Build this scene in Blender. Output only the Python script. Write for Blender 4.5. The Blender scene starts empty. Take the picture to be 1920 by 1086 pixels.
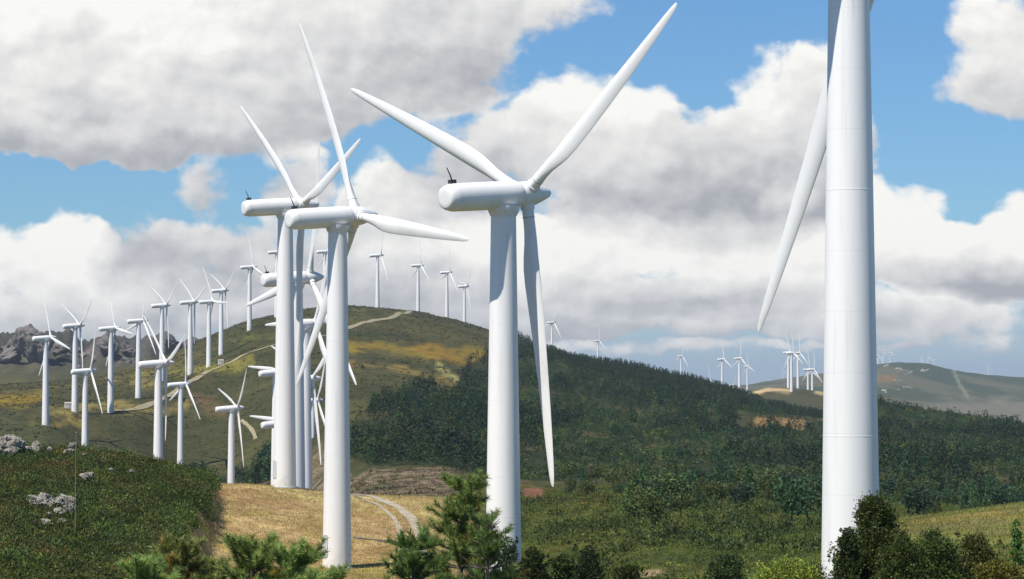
import bpy, math, random
import numpy as np
from mathutils import Vector, Matrix, Euler

random.seed(7)
rng = np.random.default_rng(11)
R = math.radians
sc = bpy.context.scene
COL = sc.collection

# ------------------------------------------------------------------ camera
F = 5444.0                      # focal length in photograph pixels (1920 wide)
CZ = 100.0
PITCH = math.atan((720 - 543) / F)
cam = bpy.data.cameras.new('camera')
cam.sensor_width = 36.0
cam.lens = F / 1920 * 36.0
cam.clip_start = 0.5
cam.clip_end = 60000
camo = bpy.data.objects.new('camera', cam)
camo.location = (0, 0, CZ)
camo.rotation_euler = (math.pi / 2 + PITCH, 0, 0)
COL.objects.link(camo)
sc.camera = camo
CP, SP = math.cos(PITCH), math.sin(PITCH)


def ray(x, y):
    xn = (x - 960) / F
    yn = (543 - y) / F
    dy = CP - yn * SP
    return xn / dy, (SP + yn * CP) / dy


def at(x, y, d):
    a, b = ray(x, y)
    return Vector((a * d, d, CZ + b * d))


def proj(X, Y, Z):
    fw = Y * CP + (Z - CZ) * SP
    up = -Y * SP + (Z - CZ) * CP
    return 960 + F * X / fw, 543 - F * up / fw


# ------------------------------------------------------------------ noise
def _h(ix, iy, s):
    n = (ix * 374761393 + iy * 668265263 + s * 974711) & 0xFFFFFFFF
    n = ((n ^ (n >> 13)) * 1274126177) & 0xFFFFFFFF
    n = n ^ (n >> 16)
    return (n & 0xFFFFFF) / float(0xFFFFFF)


def vnoise(x, y, s=0):
    x = np.asarray(x, float); y = np.asarray(y, float)
    ix = np.floor(x).astype(np.int64); iy = np.floor(y).astype(np.int64)
    fx = x - ix; fy = y - iy
    fx = fx * fx * (3 - 2 * fx); fy = fy * fy * (3 - 2 * fy)
    a = _h(ix, iy, s); b = _h(ix + 1, iy, s); c = _h(ix, iy + 1, s); d = _h(ix + 1, iy + 1, s)
    return (a * (1 - fx) + b * fx) * (1 - fy) + (c * (1 - fx) + d * fx) * fy


def fbm(x, y, s=0, o=4):
    t = 0; a = .5; n = 0
    for k in range(o):
        t = t + a * vnoise(x * 2 ** k, y * 2 ** k, s + k * 17); n += a; a *= .5
    return t / n


def sstep(a, b, x):
    t = np.clip((x - a) / (b - a), 0, 1)
    return t * t * (3 - 2 * t)


def lin(r, g, b):
    f = lambda c: (c / 255 / 12.92) if c <= 10 else ((c / 255 + .055) / 1.055) ** 2.4
    return np.array([f(r), f(g), f(b)])


def inpoly(x, y, poly):
    x = np.asarray(x, float); y = np.asarray(y, float)
    r = np.zeros(x.shape, bool); n = len(poly)
    for i in range(n):
        x0, y0 = poly[i]; x1, y1 = poly[(i + 1) % n]
        if y0 == y1: continue
        c = ((y0 > y) != (y1 > y)) & (x < (x1 - x0) * (y - y0) / (y1 - y0) + x0)
        r ^= c
    return r


def segdist(x, y, pts):
    best = np.full(np.shape(x), 1e9)
    for (x0, y0), (x1, y1) in zip(pts[:-1], pts[1:]):
        dx, dy = x1 - x0, y1 - y0
        t = np.clip(((x - x0) * dx + (y - y0) * dy) / (dx * dx + dy * dy), 0, 1)
        best = np.minimum(best, np.hypot(x - x0 - t * dx, y - y0 - t * dy))
    return best


# ------------------------------------------------------------------ mesh helpers
def mesh_np(name, V, faces, mats, tint=None, smooth=False, mat_idx=None):
    """faces: list of integer arrays, each (n,3) or (n,4)"""
    me = bpy.data.meshes.new(name)
    V = np.asarray(V, np.float32)
    me.vertices.add(len(V))
    me.vertices.foreach_set('co', V.ravel())
    if not isinstance(faces, list): faces = [faces]
    faces = [np.asarray(f, np.int32) for f in faces if len(f)]
    nl = sum(f.size for f in faces); nf = sum(len(f) for f in faces)
    me.loops.add(nl); me.polygons.add(nf)
    me.loops.foreach_set('vertex_index', np.concatenate([f.ravel() for f in faces]))
    tot = np.concatenate([np.full(len(f), f.shape[1], np.int32) for f in faces])
    st = np.concatenate([[0], np.cumsum(tot)[:-1]]).astype(np.int32)
    me.polygons.foreach_set('loop_start', st)
    try: me.polygons.foreach_set('loop_total', tot)
    except Exception: pass
    if mat_idx is not None: me.polygons.foreach_set('material_index', np.asarray(mat_idx, np.int32))
    me.polygons.foreach_set('use_smooth', np.full(nf, bool(smooth)))
    if tint is not None:
        a = me.color_attributes.new('tint', 'FLOAT_COLOR', 'POINT')
        t = np.ones((len(V), 4), np.float32); t[:, :3] = tint
        a.data.foreach_set('color', t.ravel())
    for m in (mats if isinstance(mats, (list, tuple)) else [mats]):
        me.materials.append(m)
    me.update(); me.validate()
    return me


def link(name, me, parent=None, loc=(0, 0, 0), rot=(0, 0, 0), scl=(1, 1, 1)):
    o = bpy.data.objects.new(name, me)
    COL.objects.link(o)
    o.location = loc; o.rotation_euler = rot; o.scale = scl
    if parent: o.parent = parent
    return o


def tag(o, label=None, cat=None, group=None, kind=None):
    if label: o['label'] = label
    if cat: o['category'] = cat
    if group: o['group'] = group
    if kind: o['kind'] = kind
    return o


class MB:
    def __init__(s): s.v = []; s.q = []; s.t = []; s.n = 0
    def add(s, V, q=None, t=None):
        V = np.asarray(V, float)
        if q is not None and len(q): s.q.append(np.asarray(q) + s.n)
        if t is not None and len(t): s.t.append(np.asarray(t) + s.n)
        s.v.append(V); s.n += len(V)
    def loft(s, rings, cap0=True, cap1=True):
        """rings: (k,m,3)"""
        rings = np.asarray(rings, float); k, m = rings.shape[:2]
        i = np.arange(m); j = (i + 1) % m
        q = np.concatenate([np.stack([a * m + i, a * m + j, (a + 1) * m + j, (a + 1) * m + i], 1) for a in range(k - 1)])
        V = rings.reshape(-1, 3); t = []
        if cap0:
            V = np.vstack([V, rings[0].mean(0)]); c = len(V) - 1
            t.append(np.stack([np.full(m, c), j, i], 1))
        if cap1:
            V = np.vstack([V, rings[-1].mean(0)]); c = len(V) - 1
            t.append(np.stack([np.full(m, c), (k - 1) * m + i, (k - 1) * m + j], 1))
        s.add(V, q, np.concatenate(t) if t else None)
    def lathe(s, prof, m=32, axis='z', off=(0, 0, 0), cap0=True, cap1=True):
        a = np.linspace(0, 2 * np.pi, m, endpoint=False); rr = []
        for r, h in prof:
            c, sn = np.cos(a) * r, np.sin(a) * r; hh = np.full(m, h)
            rr.append(np.stack([c, sn, hh], 1) if axis == 'z' else np.stack([sn, hh, c], 1))
        s.loft(np.array(rr) + np.array(off), cap0, cap1)
    def box(s, c, h, M=None):
        c = np.array(c, float); h = np.array(h, float)
        V = np.array([[x, y, z] for x in (-1, 1) for y in (-1, 1) for z in (-1, 1)]) * h
        if M is not None: V = V @ np.array(M).T
        s.add(V + c, [[0, 1, 3, 2], [4, 6, 7, 5], [0, 4, 5, 1], [2, 3, 7, 6], [0, 2, 6, 4], [1, 5, 7, 3]])
    def tube(s, pts, rad, m=6):
        pts = np.asarray(pts, float); rad = np.broadcast_to(rad, (len(pts),))
        tg = np.gradient(pts, axis=0); tg /= np.linalg.norm(tg, axis=1)[:, None] + 1e-9
        ref = np.array([0, 0, 1.0]) if abs(tg[:, 2]).mean() < .8 else np.array([1.0, 0, 0])
        a = np.linspace(0, 2 * np.pi, m, endpoint=False); rr = []
        for p, t, r in zip(pts, tg, rad):
            u = np.cross(ref, t); u /= np.linalg.norm(u) + 1e-9; w = np.cross(t, u)
            rr.append(p + r * (np.cos(a)[:, None] * u + np.sin(a)[:, None] * w))
        s.loft(rr)
    def mesh(s, name, mats, smooth=True, sharp=38, **k):
        f = []; 
        if s.q: f.append(np.concatenate(s.q))
        if s.t: f.append(np.concatenate(s.t))
        me = mesh_np(name, np.concatenate(s.v), f, mats, smooth=smooth, **k)
        if smooth and sharp: me.set_sharp_from_angle(angle=R(sharp))
        return me


# ------------------------------------------------------------------ materials
def mat(name):
    m = bpy.data.materials.new(name); m.use_nodes = True
    nt = m.node_tree; b = nt.nodes['Principled BSDF']
    return m, nt, b


def nd(nt, t, **k):
    n = nt.nodes.new(t)
    for a, v in k.items(): setattr(n, a, v)
    return n


def mixc(nt, fac, a, b, mode='MIX'):
    n = nd(nt, 'ShaderNodeMix', data_type='RGBA', blend_type=mode)
    for s, v in ((n.inputs[0], fac), (n.inputs[6], a), (n.inputs[7], b)):
        if hasattr(v, 'is_linked'): nt.links.new(v, s)
        else: s.default_value = v if not isinstance(v, (tuple, list, np.ndarray)) else (*v[:3], 1)
    return n.outputs[2]


def mth(nt, op, a, b=None, c=None, clamp=False):
    n = nd(nt, 'ShaderNodeMath', operation=op, use_clamp=clamp)
    for i, v in enumerate((a, b, c)):
        if v is None: continue
        if hasattr(v, 'is_linked'): nt.links.new(v, n.inputs[i])
        else: n.inputs[i].default_value = v
    return n.outputs[0]


def mapr(nt, v, a, b, c=0., d=1., smooth=True):
    n = nd(nt, 'ShaderNodeMapRange', interpolation_type='SMOOTHSTEP' if smooth else 'LINEAR')
    nt.links.new(v, n.inputs[0])
    for i, x in zip((1, 2, 3, 4), (a, b, c, d)): n.inputs[i].default_value = x
    return n.outputs[0]


def noise(nt, vec, scale, detail=4, rough=.55, dist=0.):
    n = nd(nt, 'ShaderNodeTexNoise')
    nt.links.new(vec, n.inputs['Vector'])
    n.inputs['Scale'].default_value = scale; n.inputs['Detail'].default_value = detail
    n.inputs['Roughness'].default_value = rough; n.inputs['Distortion'].default_value = dist
    return n.outputs[0]


def bump(nt, b, h, strength, dist):
    n = nd(nt, 'ShaderNodeBump'); n.inputs['Strength'].default_value = strength; n.inputs['Distance'].default_value = dist
    nt.links.new(h, n.inputs['Height']); nt.links.new(n.outputs[0], b.inputs['Normal'])


def paint_mat(name, col, dirt, rough=.42, streak=True):
    m, nt, b = mat(name)
    tc = nd(nt, 'ShaderNodeTexCoord').outputs['Object']
    oi = nd(nt, 'ShaderNodeObjectInfo')
    mp = nd(nt, 'ShaderNodeMapping'); nt.links.new(tc, mp.inputs[0]); mp.inputs['Scale'].default_value = (2.6, 2.6, .12) if streak else (.8, .8, .35)
    va = nd(nt, 'ShaderNodeVectorMath', operation='ADD'); nt.links.new(mp.outputs[0], va.inputs[0])
    cx = nd(nt, 'ShaderNodeCombineXYZ'); nt.links.new(mth(nt, 'MULTIPLY', oi.outputs['Random'], 40.), cx.inputs[2]); nt.links.new(cx.outputs[0], va.inputs[1])
    n1 = noise(nt, va.outputs[0], 1.0, 5, .6)
    n2 = noise(nt, tc, 3.5, 6, .65)
    f = mapr(nt, n1, .5, .8)
    c = mixc(nt, mth(nt, 'MULTIPLY', f, .42), col, dirt)
    c = mixc(nt, mth(nt, 'MULTIPLY', mapr(nt, n2, .6, .8), .22), c, dirt)
    nt.links.new(c, b.inputs['Base Color'])
    nt.links.new(mapr(nt, n2, .3, .7, rough - .06, rough + .1), b.inputs['Roughness'])
    return m


def add_seams(m):
    nt = m.node_tree; b = nt.nodes['Principled BSDF']; src = b.inputs['Base Color'].links[0].from_socket
    tc = nd(nt, 'ShaderNodeTexCoord').outputs['Object']; sp = nd(nt, 'ShaderNodeSeparateXYZ'); nt.links.new(tc, sp.inputs[0])
    fr_ = mth(nt, 'FRACT', mth(nt, 'DIVIDE', sp.outputs[2], 2.42))
    seam = mth(nt, 'LESS_THAN', fr_, .017)
    low = mapr(nt, sp.outputs[2], 0., 2.2, .35, 0.)
    nz = noise(nt, tc, 1.6, 5, .7)
    c = mixc(nt, mth(nt, 'MULTIPLY', seam, .09), src, (.3, .3, .29))
    c = mixc(nt, mth(nt, 'MULTIPLY', low, mapr(nt, nz, .4, .65)), c, (.34, .31, .24))
    mp = nd(nt, 'ShaderNodeMapping'); nt.links.new(tc, mp.inputs[0]); mp.inputs['Scale'].default_value = (7, 7, .16)
    st = noise(nt, mp.outputs[0], 1., 4, .6)
    top = mapr(nt, sp.outputs[2], 22., 29., 0., .5)
    c = mixc(nt, mth(nt, 'MULTIPLY', top, mapr(nt, st, .56, .72)), c, (.36, .33, .28))
    nt.links.new(c, b.inputs['Base Color'])
    return m


M_TOWER = paint_mat('tower_paint', (.81, .79, .765), (.50, .48, .43), .5)
add_seams(M_TOWER)
M_NAC = paint_mat('nacelle_paint', (.80, .785, .76), (.46, .45, .40), .45, False)
M_BLADE = paint_mat('blade_gelcoat', (.80, .785, .76), (.47, .45, .40), .45, False)
M_DOOR = paint_mat('door_paint', (.5, .52, .53), (.3, .3, .28), .5)
M_SEAM = paint_mat('seam_sealant', (.45, .46, .46), (.3, .29, .27), .6)
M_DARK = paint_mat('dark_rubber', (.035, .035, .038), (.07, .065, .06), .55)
M_CONC = paint_mat('concrete', (.42, .41, .38), (.25, .24, .21), .85)


def leaf_mat(name, rough=.6, transl=.25):
    m, nt, b = mat(name)
    a = nd(nt, 'ShaderNodeAttribute', attribute_name='tint').outputs['Color']
    oi = nd(nt, 'ShaderNodeObjectInfo')
    hv = nd(nt, 'ShaderNodeHueSaturation')
    nt.links.new(a, hv.inputs['Color'])
    nt.links.new(mapr(nt, oi.outputs['Random'], 0, 1, .475, .525, False), hv.inputs['Hue'])
    nt.links.new(mapr(nt, oi.outputs['Random'], 0, 1, .75, 1.25, False), hv.inputs['Value'])
    nt.links.new(hv.outputs[0], b.inputs['Base Color'])
    b.inputs['Roughness'].default_value = rough
    b.inputs['Specular IOR Level'].default_value = .25
    if transl:
        tr = nd(nt, 'ShaderNodeBsdfTranslucent'); nt.links.new(hv.outputs[0], tr.inputs['Color'])
        mx = nd(nt, 'ShaderNodeMixShader'); mx.inputs[0].default_value = transl
        nt.links.new(b.outputs[0], mx.inputs[1]); nt.links.new(tr.outputs[0], mx.inputs[2])
        nt.links.new(mx.outputs[0], nt.nodes['Material Output'].inputs['Surface'])
    return m


M_LEAF = leaf_mat('foliage')
M_NEEDLE = leaf_mat('pine_needles', .5, .35)
M_GRASS = leaf_mat('dry_grass', .8, .3)


def bark_mat():
    m, nt, b = mat('bark')
    tc = nd(nt, 'ShaderNodeTexCoord').outputs['Object']
    mp = nd(nt, 'ShaderNodeMapping'); nt.links.new(tc, mp.inputs[0]); mp.inputs['Scale'].default_value = (9, 9, 2)
    n = noise(nt, mp.outputs[0], 2., 6, .7)
    nt.links.new(mixc(nt, mapr(nt, n, .35, .7), (.06, .045, .032), (.2, .16, .12)), b.inputs['Base Color'])
    b.inputs['Roughness'].default_value = .9
    bump(nt, b, n, .8, .03)
    return m


M_BARK = bark_mat()


def rock_mat(name, c0, c1, c2, scale=1.):
    m, nt, b = mat(name)
    tc = nd(nt, 'ShaderNodeTexCoord').outputs['Object']
    n1 = noise(nt, tc, .9 * scale, 8, .65, .4); n2 = noise(nt, tc, 6. * scale, 6, .7)
    n3 = noise(nt, tc, 22. * scale, 3, .6)
    c = mixc(nt, mapr(nt, n1, .35, .65), c0, c1)
    c = mixc(nt, mapr(nt, n2, .52, .68), c, c2)
    c = mixc(nt, mapr(nt, n3, .55, .75, 0, .5), c, (.1, .1, .09))
    nt.links.new(c, b.inputs['Base Color']); b.inputs['Roughness'].default_value = .92
    bump(nt, b, mth(nt, 'ADD', n2, mth(nt, 'MULTIPLY', n3, .4)), .9, .12 / scale)
    return m


M_ROCK = rock_mat('granite', (.28, .25, .205), (.42, .385, .33), (.13, .12, .09))
M_CRAG = rock_mat('crag_granite', (.13, .115, .105), (.21, .18, .165), (.055, .06, .04), .05)


def ground_mat():
    m, nt, b = mat('ground_cover')
    geo = nd(nt, 'ShaderNodeNewGeometry').outputs['Position']
    a = nd(nt, 'ShaderNodeAttribute', attribute_name='tint').outputs['Color']
    n1 = noise(nt, geo, .9, 6, .7); n2 = noise(nt, geo, .11, 6, .65, .3); n3 = noise(nt, geo, 5., 3, .6)
    v = mth(nt, 'ADD', mapr(nt, n1, .3, .72, .45, 1.5, False), mapr(nt, n2, .3, .7, -.25, .25, False))
    v = mth(nt, 'MULTIPLY', v, mapr(nt, n3, .3, .7, .75, 1.25, False))
    hv = nd(nt, 'ShaderNodeHueSaturation'); nt.links.new(a, hv.inputs['Color']); nt.links.new(v, hv.inputs['Value'])
    nt.links.new(mapr(nt, n2, .3, .7, .49, .51, False), hv.inputs['Hue'])
    nt.links.new(hv.outputs[0], b.inputs['Base Color'])
    b.inputs['Roughness'].default_value = .95; b.inputs['Specular IOR Level'].default_value = .1
    bump(nt, b, mth(nt, 'ADD', n1, mth(nt, 'MULTIPLY', n2, 3.)), .8, .5)
    return m


M_GROUND = ground_mat()


def track_mat(name, c0, c1):
    m, nt, b = mat(name)
    geo = nd(nt, 'ShaderNodeNewGeometry').outputs['Position']
    n1 = noise(nt, geo, .5, 6, .7); n2 = noise(nt, geo, 4., 4, .7)
    c = mixc(nt, mapr(nt, n1, .35, .65), c0, c1)
    c = mixc(nt, mapr(nt, n2, .5, .75, 0, .6), c, tuple(x * .6 for x in c0))
    nt.links.new(c, b.inputs['Base Color']); b.inputs['Roughness'].default_value = .95
    bump(nt, b, n2, .5, .05)
    return m


M_TRACK = track_mat('gravel', (.33, .28, .19), (.45, .39, .29))
M_DIRT = track_mat('hill_dirt', (.24, .20, .11), (.34, .29, .17))

# ------------------------------------------------------------------ turbines: table (photograph pixels)
HUB = 30.0
# key: tower x, hub y, hub-to-base pixels, blade angle, yaw to the line of sight, label, fits ground
TB = [
 ('near', 1591, -138, 1410, 238, 53.5, 'huge white wind turbine cut off by the top edge, its tower thickest of all', 1, 1.06),
 ('ctr', 944, 366, 885, 34.8, 49.7, 'large white wind turbine with whole rotor in view, tower rising behind the young pine', 1, 1.04),
 ('straw', 633, 407, 658, 111.6, 60, 'white wind turbine on the front of the straw field, one blade pointing level right', 1, 1.03),
 ('brow', 535, 387, 527, 19.2, 66.5, 'white wind turbine at the back brow of the straw field, partly behind the front one', 1, 1.0),
 ('c1', 556, 522, 440, 70.3, 62.8, 'white wind turbine behind the straw field whose nacelle sticks out both sides of a tower', 0, 1.0),
 ('c2', 573, 608, 330, 60, 62, 'white wind turbine behind the straw field with one blade level, its tip poking out left', 0, .98),
 ('c6', 571, 712, 270, 37, 62, 'white wind turbine low behind the straw field, its nose showing between the two front towers', 0, 1.),
 ('c3', 517, 699, 215, 55, 62, 'white wind turbine whose tail shows left of the brow tower, upper of two tails', 0, 1.),
 ('c4', 524, 795, 232, 55, 62, 'white wind turbine whose tail shows left of the brow tower, lower of two tails', 0, 1.),
 ('c5', 586, 752, 172, 60, 62, 'small white wind turbine with slender tower in the gap between the two front towers', 0, 1.),
 ('l1', 86, 634, 163, 107, 68, 'leftmost white wind turbine of all, on the left hillside', 1, 1.),
 ('l2', 141, 611, 153, 33, 68, 'white wind turbine beside the small pale hut on the left hillside', 1, 1.),
 ('l3', 208, 616, 151, 112, 68, 'white wind turbine on the left hillside in front of the square dark crag', 1, 1.),
 ('l4', 260, 602, 143, 72, 68, 'white wind turbine on the left hillside, thin blade up, left of the V-bladed valley one', 1, 1.),
 ('l5', 304, 573, 135, 32, 68, 'white wind turbine on the left hillside directly behind the V-bladed valley one', 1, 1.),
 ('l6', 357, 567, 131, 24, 68, 'white wind turbine on the left hillside, left of the pair below the winding track', 1, 1.),
 ('l7', 392, 566, 126, 117, 68, 'white wind turbine on the left hillside, right of the pair below the winding track', 1, 1.),
 ('l8', 415, 545, 122, 33, 68, 'white wind turbine just above the tiny pale cabin by the winding track', 1, 1.),
 ('l9', 468, 501, 116, 102, 68, 'white wind turbine high on the left shoulder of the hill, clear of the others', 1, 1.),
 ('l10', 519, 473, 108, 100, 68, 'white wind turbine on the hilltop almost hidden behind the brow tower', 0, 1.),
 ('l11', 609, 472, 102, 88, 68, 'white wind turbine on the hilltop seen between the two front towers', 0, 1.),
 ('l12', 708, 479, 99, 62, 68, 'white wind turbine on the hill crest, first right of the straw field tower', 1, 1.),
 ('l13', 784, 498, 88, 82, 68, 'white wind turbine on the hill crest where the pale track goes over the top', 1, 1.),
 ('l14', 838, 511, 86, 74, 68, 'white wind turbine on the hill crest, second from the big central tower', 1, 1.),
 ('l15', 871, 537, 80, 45, 68, 'white wind turbine on the hill crest nearest to the big central tower', 0, 1.),
 ('m1', 160, 696, 172, 62, 68, 'white wind turbine rising behind the grey rocks of the heath brow', 0, .92),
 ('m2', 297, 682, 240, 20, 72.6, 'tallest white wind turbine of the left valley, two broad blades in a V', 0, 1.03),
 ('m3', 339, 721, 162, 78.6, 71, 'white wind turbine in the left valley, one blade straight up beside the V-bladed one', 0, 1.02),
 ('m4', 434, 766, 190, 41.2, 73, 'white wind turbine low in the valley behind the straw field, left of the front towers', 0, 0.99),
 ('r1', 1035, 605, 66, 72, 62, 'distant white wind turbine behind the wooded ridge just right of the big central tower', 0, 1.),
 ('r2', 1121, 639, 52, 85, 62, 'distant white wind turbine behind the wooded ridge, second right of the big central tower', 0, 1.),
 ('r3', 1277, 668, 50, 76, 62, 'distant white wind turbine standing alone above the middle of the sloping treeline', 0, 1.),
 ('r4', 1354, 674, 62, 93, 62, 'distant white wind turbine, blade straight up, left of three at the treeline foot', 0, 1.),
 ('r5', 1386, 672, 63, 85, 62, 'distant white wind turbine, middle of three at the foot of the sloping treeline', 0, 1.),
 ('r6', 1401, 687, 45, 95, 62, 'distant white wind turbine, blade drooping right, smallest of three at the treeline foot', 0, 1.),
 ('r6b', 1328, 711, 44, 88, 62, 'far white wind turbine of which only a blade clears the sloping treeline', 0, 1.),
 ('r6c', 1374, 722, 40, 60, 62, 'far white wind turbine sunk behind the lowest trees of the ridge', 0, .9),
 ('r7', 1478, 661, 67, 108, 62, 'distant white wind turbine on the sandy knoll, left of the three standing on top', 1, 1.),
 ('r8', 1484, 662, 70, 90, 62, 'distant white wind turbine on the sandy knoll, middle of the three standing on top', 1, 1.),
 ('r9', 1496, 662, 66, 86, 62, 'distant white wind turbine on the sandy knoll, right of the three standing on top', 1, 1.),
 ('r10', 1515, 693, 62, 95, 62, 'distant white wind turbine on the near side of the sandy knoll, left of two', 1, 1.),
 ('r11', 1523, 693, 64, 80, 62, 'distant white wind turbine on the near side of the sandy knoll, right of two', 1, 1.),
 ('r19', 1468, 694, 22, 70, 62, 'tiny far white wind turbine on the grey skyline left of the sandy knoll', 0, 1.),
 ('r12', 1646, 668, 30, 92, 62, 'tiny far white wind turbine just right of the thickest tower on the rocky hill', 0, 1.),
 ('r13', 1656, 658, 27, 75, 62, 'tiny far white wind turbine on the rocky hill skyline, highest of the pale cluster', 0, 1.),
 ('r14', 1669, 662, 26, 100, 62, 'tiny far white wind turbine at the top left of the rocky hill skyline', 0, 1.),
 ('r15', 1728, 672, 22, 60, 62, 'tiny far white wind turbine, left of the three on the falling rocky skyline', 0, 1.),
 ('r16', 1740, 671, 22, 95, 62, 'tiny far white wind turbine, middle of the three on the falling rocky skyline', 0, 1.),
 ('r17', 1751, 677, 22, 40, 62, 'tiny far white wind turbine, right of the three on the falling rocky skyline', 0, 1.),
 ('r18', 1853, 688, 20, 85, 62, 'tiny far white wind turbine standing alone at the right end of the skyline', 0, 1.),
]
OFF = 1.9                       # rotor centre ahead of the tower axis
TURB = []
for key, tx, hy, hp, psi, th, lab, fit, bl in TB:
    d = F * HUB / hp
    az = math.degrees(math.atan((tx - 960) / F))
    yaw = R(az + th)
    c = at(tx, hy, d)           # hub height on the tower axis
    TURB.append(dict(key=key, base=Vector((c.x, c.y, c.z - HUB)), d=d, psi=psi, yaw=yaw, label=lab, fit=fit, bl=bl))

# ------------------------------------------------------------------ terrain
RINGS = [
 (6, [(0, 2600)]),
 (60, [(0, 1500)]),
 (110, [(-1500, 1150), (400, 1210), (700, 1330), (1600, 1310), (1900, 1290), (3400, 1250)]),
 (150, [(-400, 1060), (0, 1078), (350, 1135), (450, 1210), (640, 1265), (960, 1310), (1600, 1190), (1900, 1150), (3400, 1100)]),
 (186, [(-400, 970), (0, 988), (300, 1025), (340, 1060), (410, 1140), (633, 1170), (950, 1245), (1250, 1140), (1600, 1110), (1900, 1085), (3400, 1050)]),
 (225, [(-400, 895), (0, 915), (200, 935), (310, 975), (348, 1005), (385, 1075), (633, 1095), (800, 1110), (950, 1160), (1250, 1070), (1600, 1050), (1750, 1035), (1920, 1015), (3400, 990)]),
 (248, [(-400, 865), (0, 878), (200, 890), (330, 935), (368, 970), (400, 1030), (633, 1065), (800, 1072), (950, 1120), (1200, 1045), (1600, 1020), (1700, 1000), (1920, 985), (3400, 960)]),
 (275, [(-400, 828), (0, 838), (150, 840), (250, 856), (350, 882), (392, 912), (415, 965), (633, 990), (800, 998), (950, 1065), (1200, 1015), (1600, 990), (1700, 985), (1920, 960), (3400, 930)]),
 (312, [(-400, 840), (0, 850), (150, 855), (250, 872), (385, 898), (400, 904), (550, 913), (700, 925), (830, 930), (950, 1010), (1050, 1000), (1200, 985), (1550, 985), (1700, 970), (1920, 940), (3400, 900)]),
 (350, [(-400, 890), (0, 900), (250, 930), (400, 955), (640, 965), (830, 975), (950, 980), (1200, 962), (1550, 970), (1700, 1000), (1920, 985), (3400, 960)]),
 (420, [(0, 930), (300, 950), (450, 975), (620, 975), (720, 945), (830, 940), (950, 948), (1200, 940), (1550, 955), (1920, 970)]),
 (520, [(0, 905), (300, 935), (450, 985), (600, 985), (680, 915), (830, 905), (1000, 925), (1200, 915), (1550, 935), (1920, 950)]),
 (650, [(0, 880), (160, 905), (300, 918), (430, 985), (590, 985), (650, 915), (700, 878), (830, 870), (1000, 890), (1550, 905), (1920, 910)]),
 (750, [(0, 860), (160, 890), (300, 905), (430, 965), (590, 930), (650, 870), (830, 832), (1000, 860), (1550, 880), (1920, 882)]),
 (860, [(0, 835), (160, 875), (300, 892), (434, 945), (560, 890), (650, 818), (830, 790), (1000, 825), (1550, 860), (1920, 860)]),
 (1010, [(0, 792), (86, 796), (160, 835), (250, 850), (340, 878), (434, 878), (560, 800), (650, 745), (830, 745), (1000, 780), (1300, 810), (1550, 832), (1920, 838)]),
 (1100, [(0, 768), (141, 764), (208, 768), (260, 768), (340, 790), (434, 775), (560, 720), (650, 705), (830, 715), (1000, 752), (1300, 790), (1550, 812), (1920, 825)]),
 (1200, [(0, 750), (141, 752), (208, 750), (260, 743), (340, 728), (434, 720), (560, 680), (650, 670), (830, 690), (950, 722), (1200, 768), (1550, 797), (1640, 785), (1920, 815)]),
 (1300, [(0, 736), (260, 728), (357, 698), (415, 676), (500, 650), (650, 638), (830, 662), (950, 692), (1200, 750), (1550, 790), (1640, 768), (1920, 805)]),
 (1450, [(0, 726), (200, 716), (300, 690), (400, 650), (468, 612), (560, 600), (650, 600), (830, 632), (950, 662), (1200, 730), (1390, 770), (1550, 787), (1640, 764), (1920, 802)]),
 (1650, [(0, 722), (200, 712), (300, 670), (380, 635), (450, 606), (560, 580), (655, 573), (720, 579), (790, 596), (880, 618), (920, 630), (1000, 660), (1060, 678), (1200, 712), (1300, 732), (1390, 756), (1550, 792), (1640, 775), (1920, 818)]),
 (1850, [(0, 735), (300, 690), (450, 625), (655, 590), (720, 586), (790, 588), (838, 597), (880, 606), (920, 617), (1000, 648), (1060, 672), (1200, 692), (1300, 715), (1390, 743), (1450, 765), (1550, 785), (1640, 800), (1920, 850)]),
 (2100, [(0, 765), (300, 740), (655, 650), (790, 625), (880, 645), (1000, 690), (1200, 725), (1300, 745), (1390, 755), (1480, 765), (1550, 768), (1640, 790), (1920, 850)]),
 (2400, [(-400, 715), (0, 718), (150, 710), (300, 690), (400, 672), (655, 670), (1000, 690), (1200, 725), (1390, 738), (1440, 727), (1500, 730), (1550, 737), (1700, 770), (1920, 830)]),
 (2700, [(-400, 640), (0, 642), (60, 628), (100, 644), (130, 636), (160, 658), (205, 640), (245, 652), (330, 636), (400, 645), (520, 680), (655, 700), (1390, 748), (1440, 742), (1550, 752), (1920, 810)]),
 (3300, [(0, 690), (400, 690), (1390, 738), (1600, 750), (1920, 788)]),
 (4200, [(0, 720), (1390, 735), (1500, 726), (1640, 725), (1760, 742), (1850, 755), (1920, 762)]),
 (5450, [(0, 722), (1300, 730), (1390, 724), (1450, 712), (1550, 698), (1640, 682), (1690, 677), (1740, 682), (1790, 695), (1850, 703), (1920, 707), (2300, 716)]),
 (7000, [(0, 724)]),
 (16000, [(0, 722)]),
]
xs = np.concatenate([np.linspace(-1700, -70, 70)[:-1], np.arange(-70, 1994, 4.0), np.linspace(1994, 3600, 70)[1:]])
ld = np.arange(math.log(6), math.log(15500), .0115)
ds = np.exp(ld)
TT = np.zeros((len(ds), len(xs)))
ring_ld = np.log([r[0] for r in RINGS])
ring_t = np.array([np.interp(xs, [p[0] for p in r[1]], [ray(960, p[1])[1] for p in r[1]]) for r in RINGS])
for j in range(len(xs)):
    TT[:, j] = np.interp(ld, ring_ld, ring_t[:, j])
ker = np.array([1, 3, 5, 3, 1.]); ker /= ker.sum()
TT = np.apply_along_axis(lambda c: np.convolve(np.pad(c, 2, 'edge'), ker, 'valid'), 0, TT)
TT = np.apply_along_axis(lambda c: np.convolve(np.pad(c, 1, 'edge'), [.25, .5, .25], 'valid'), 1, TT)
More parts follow.
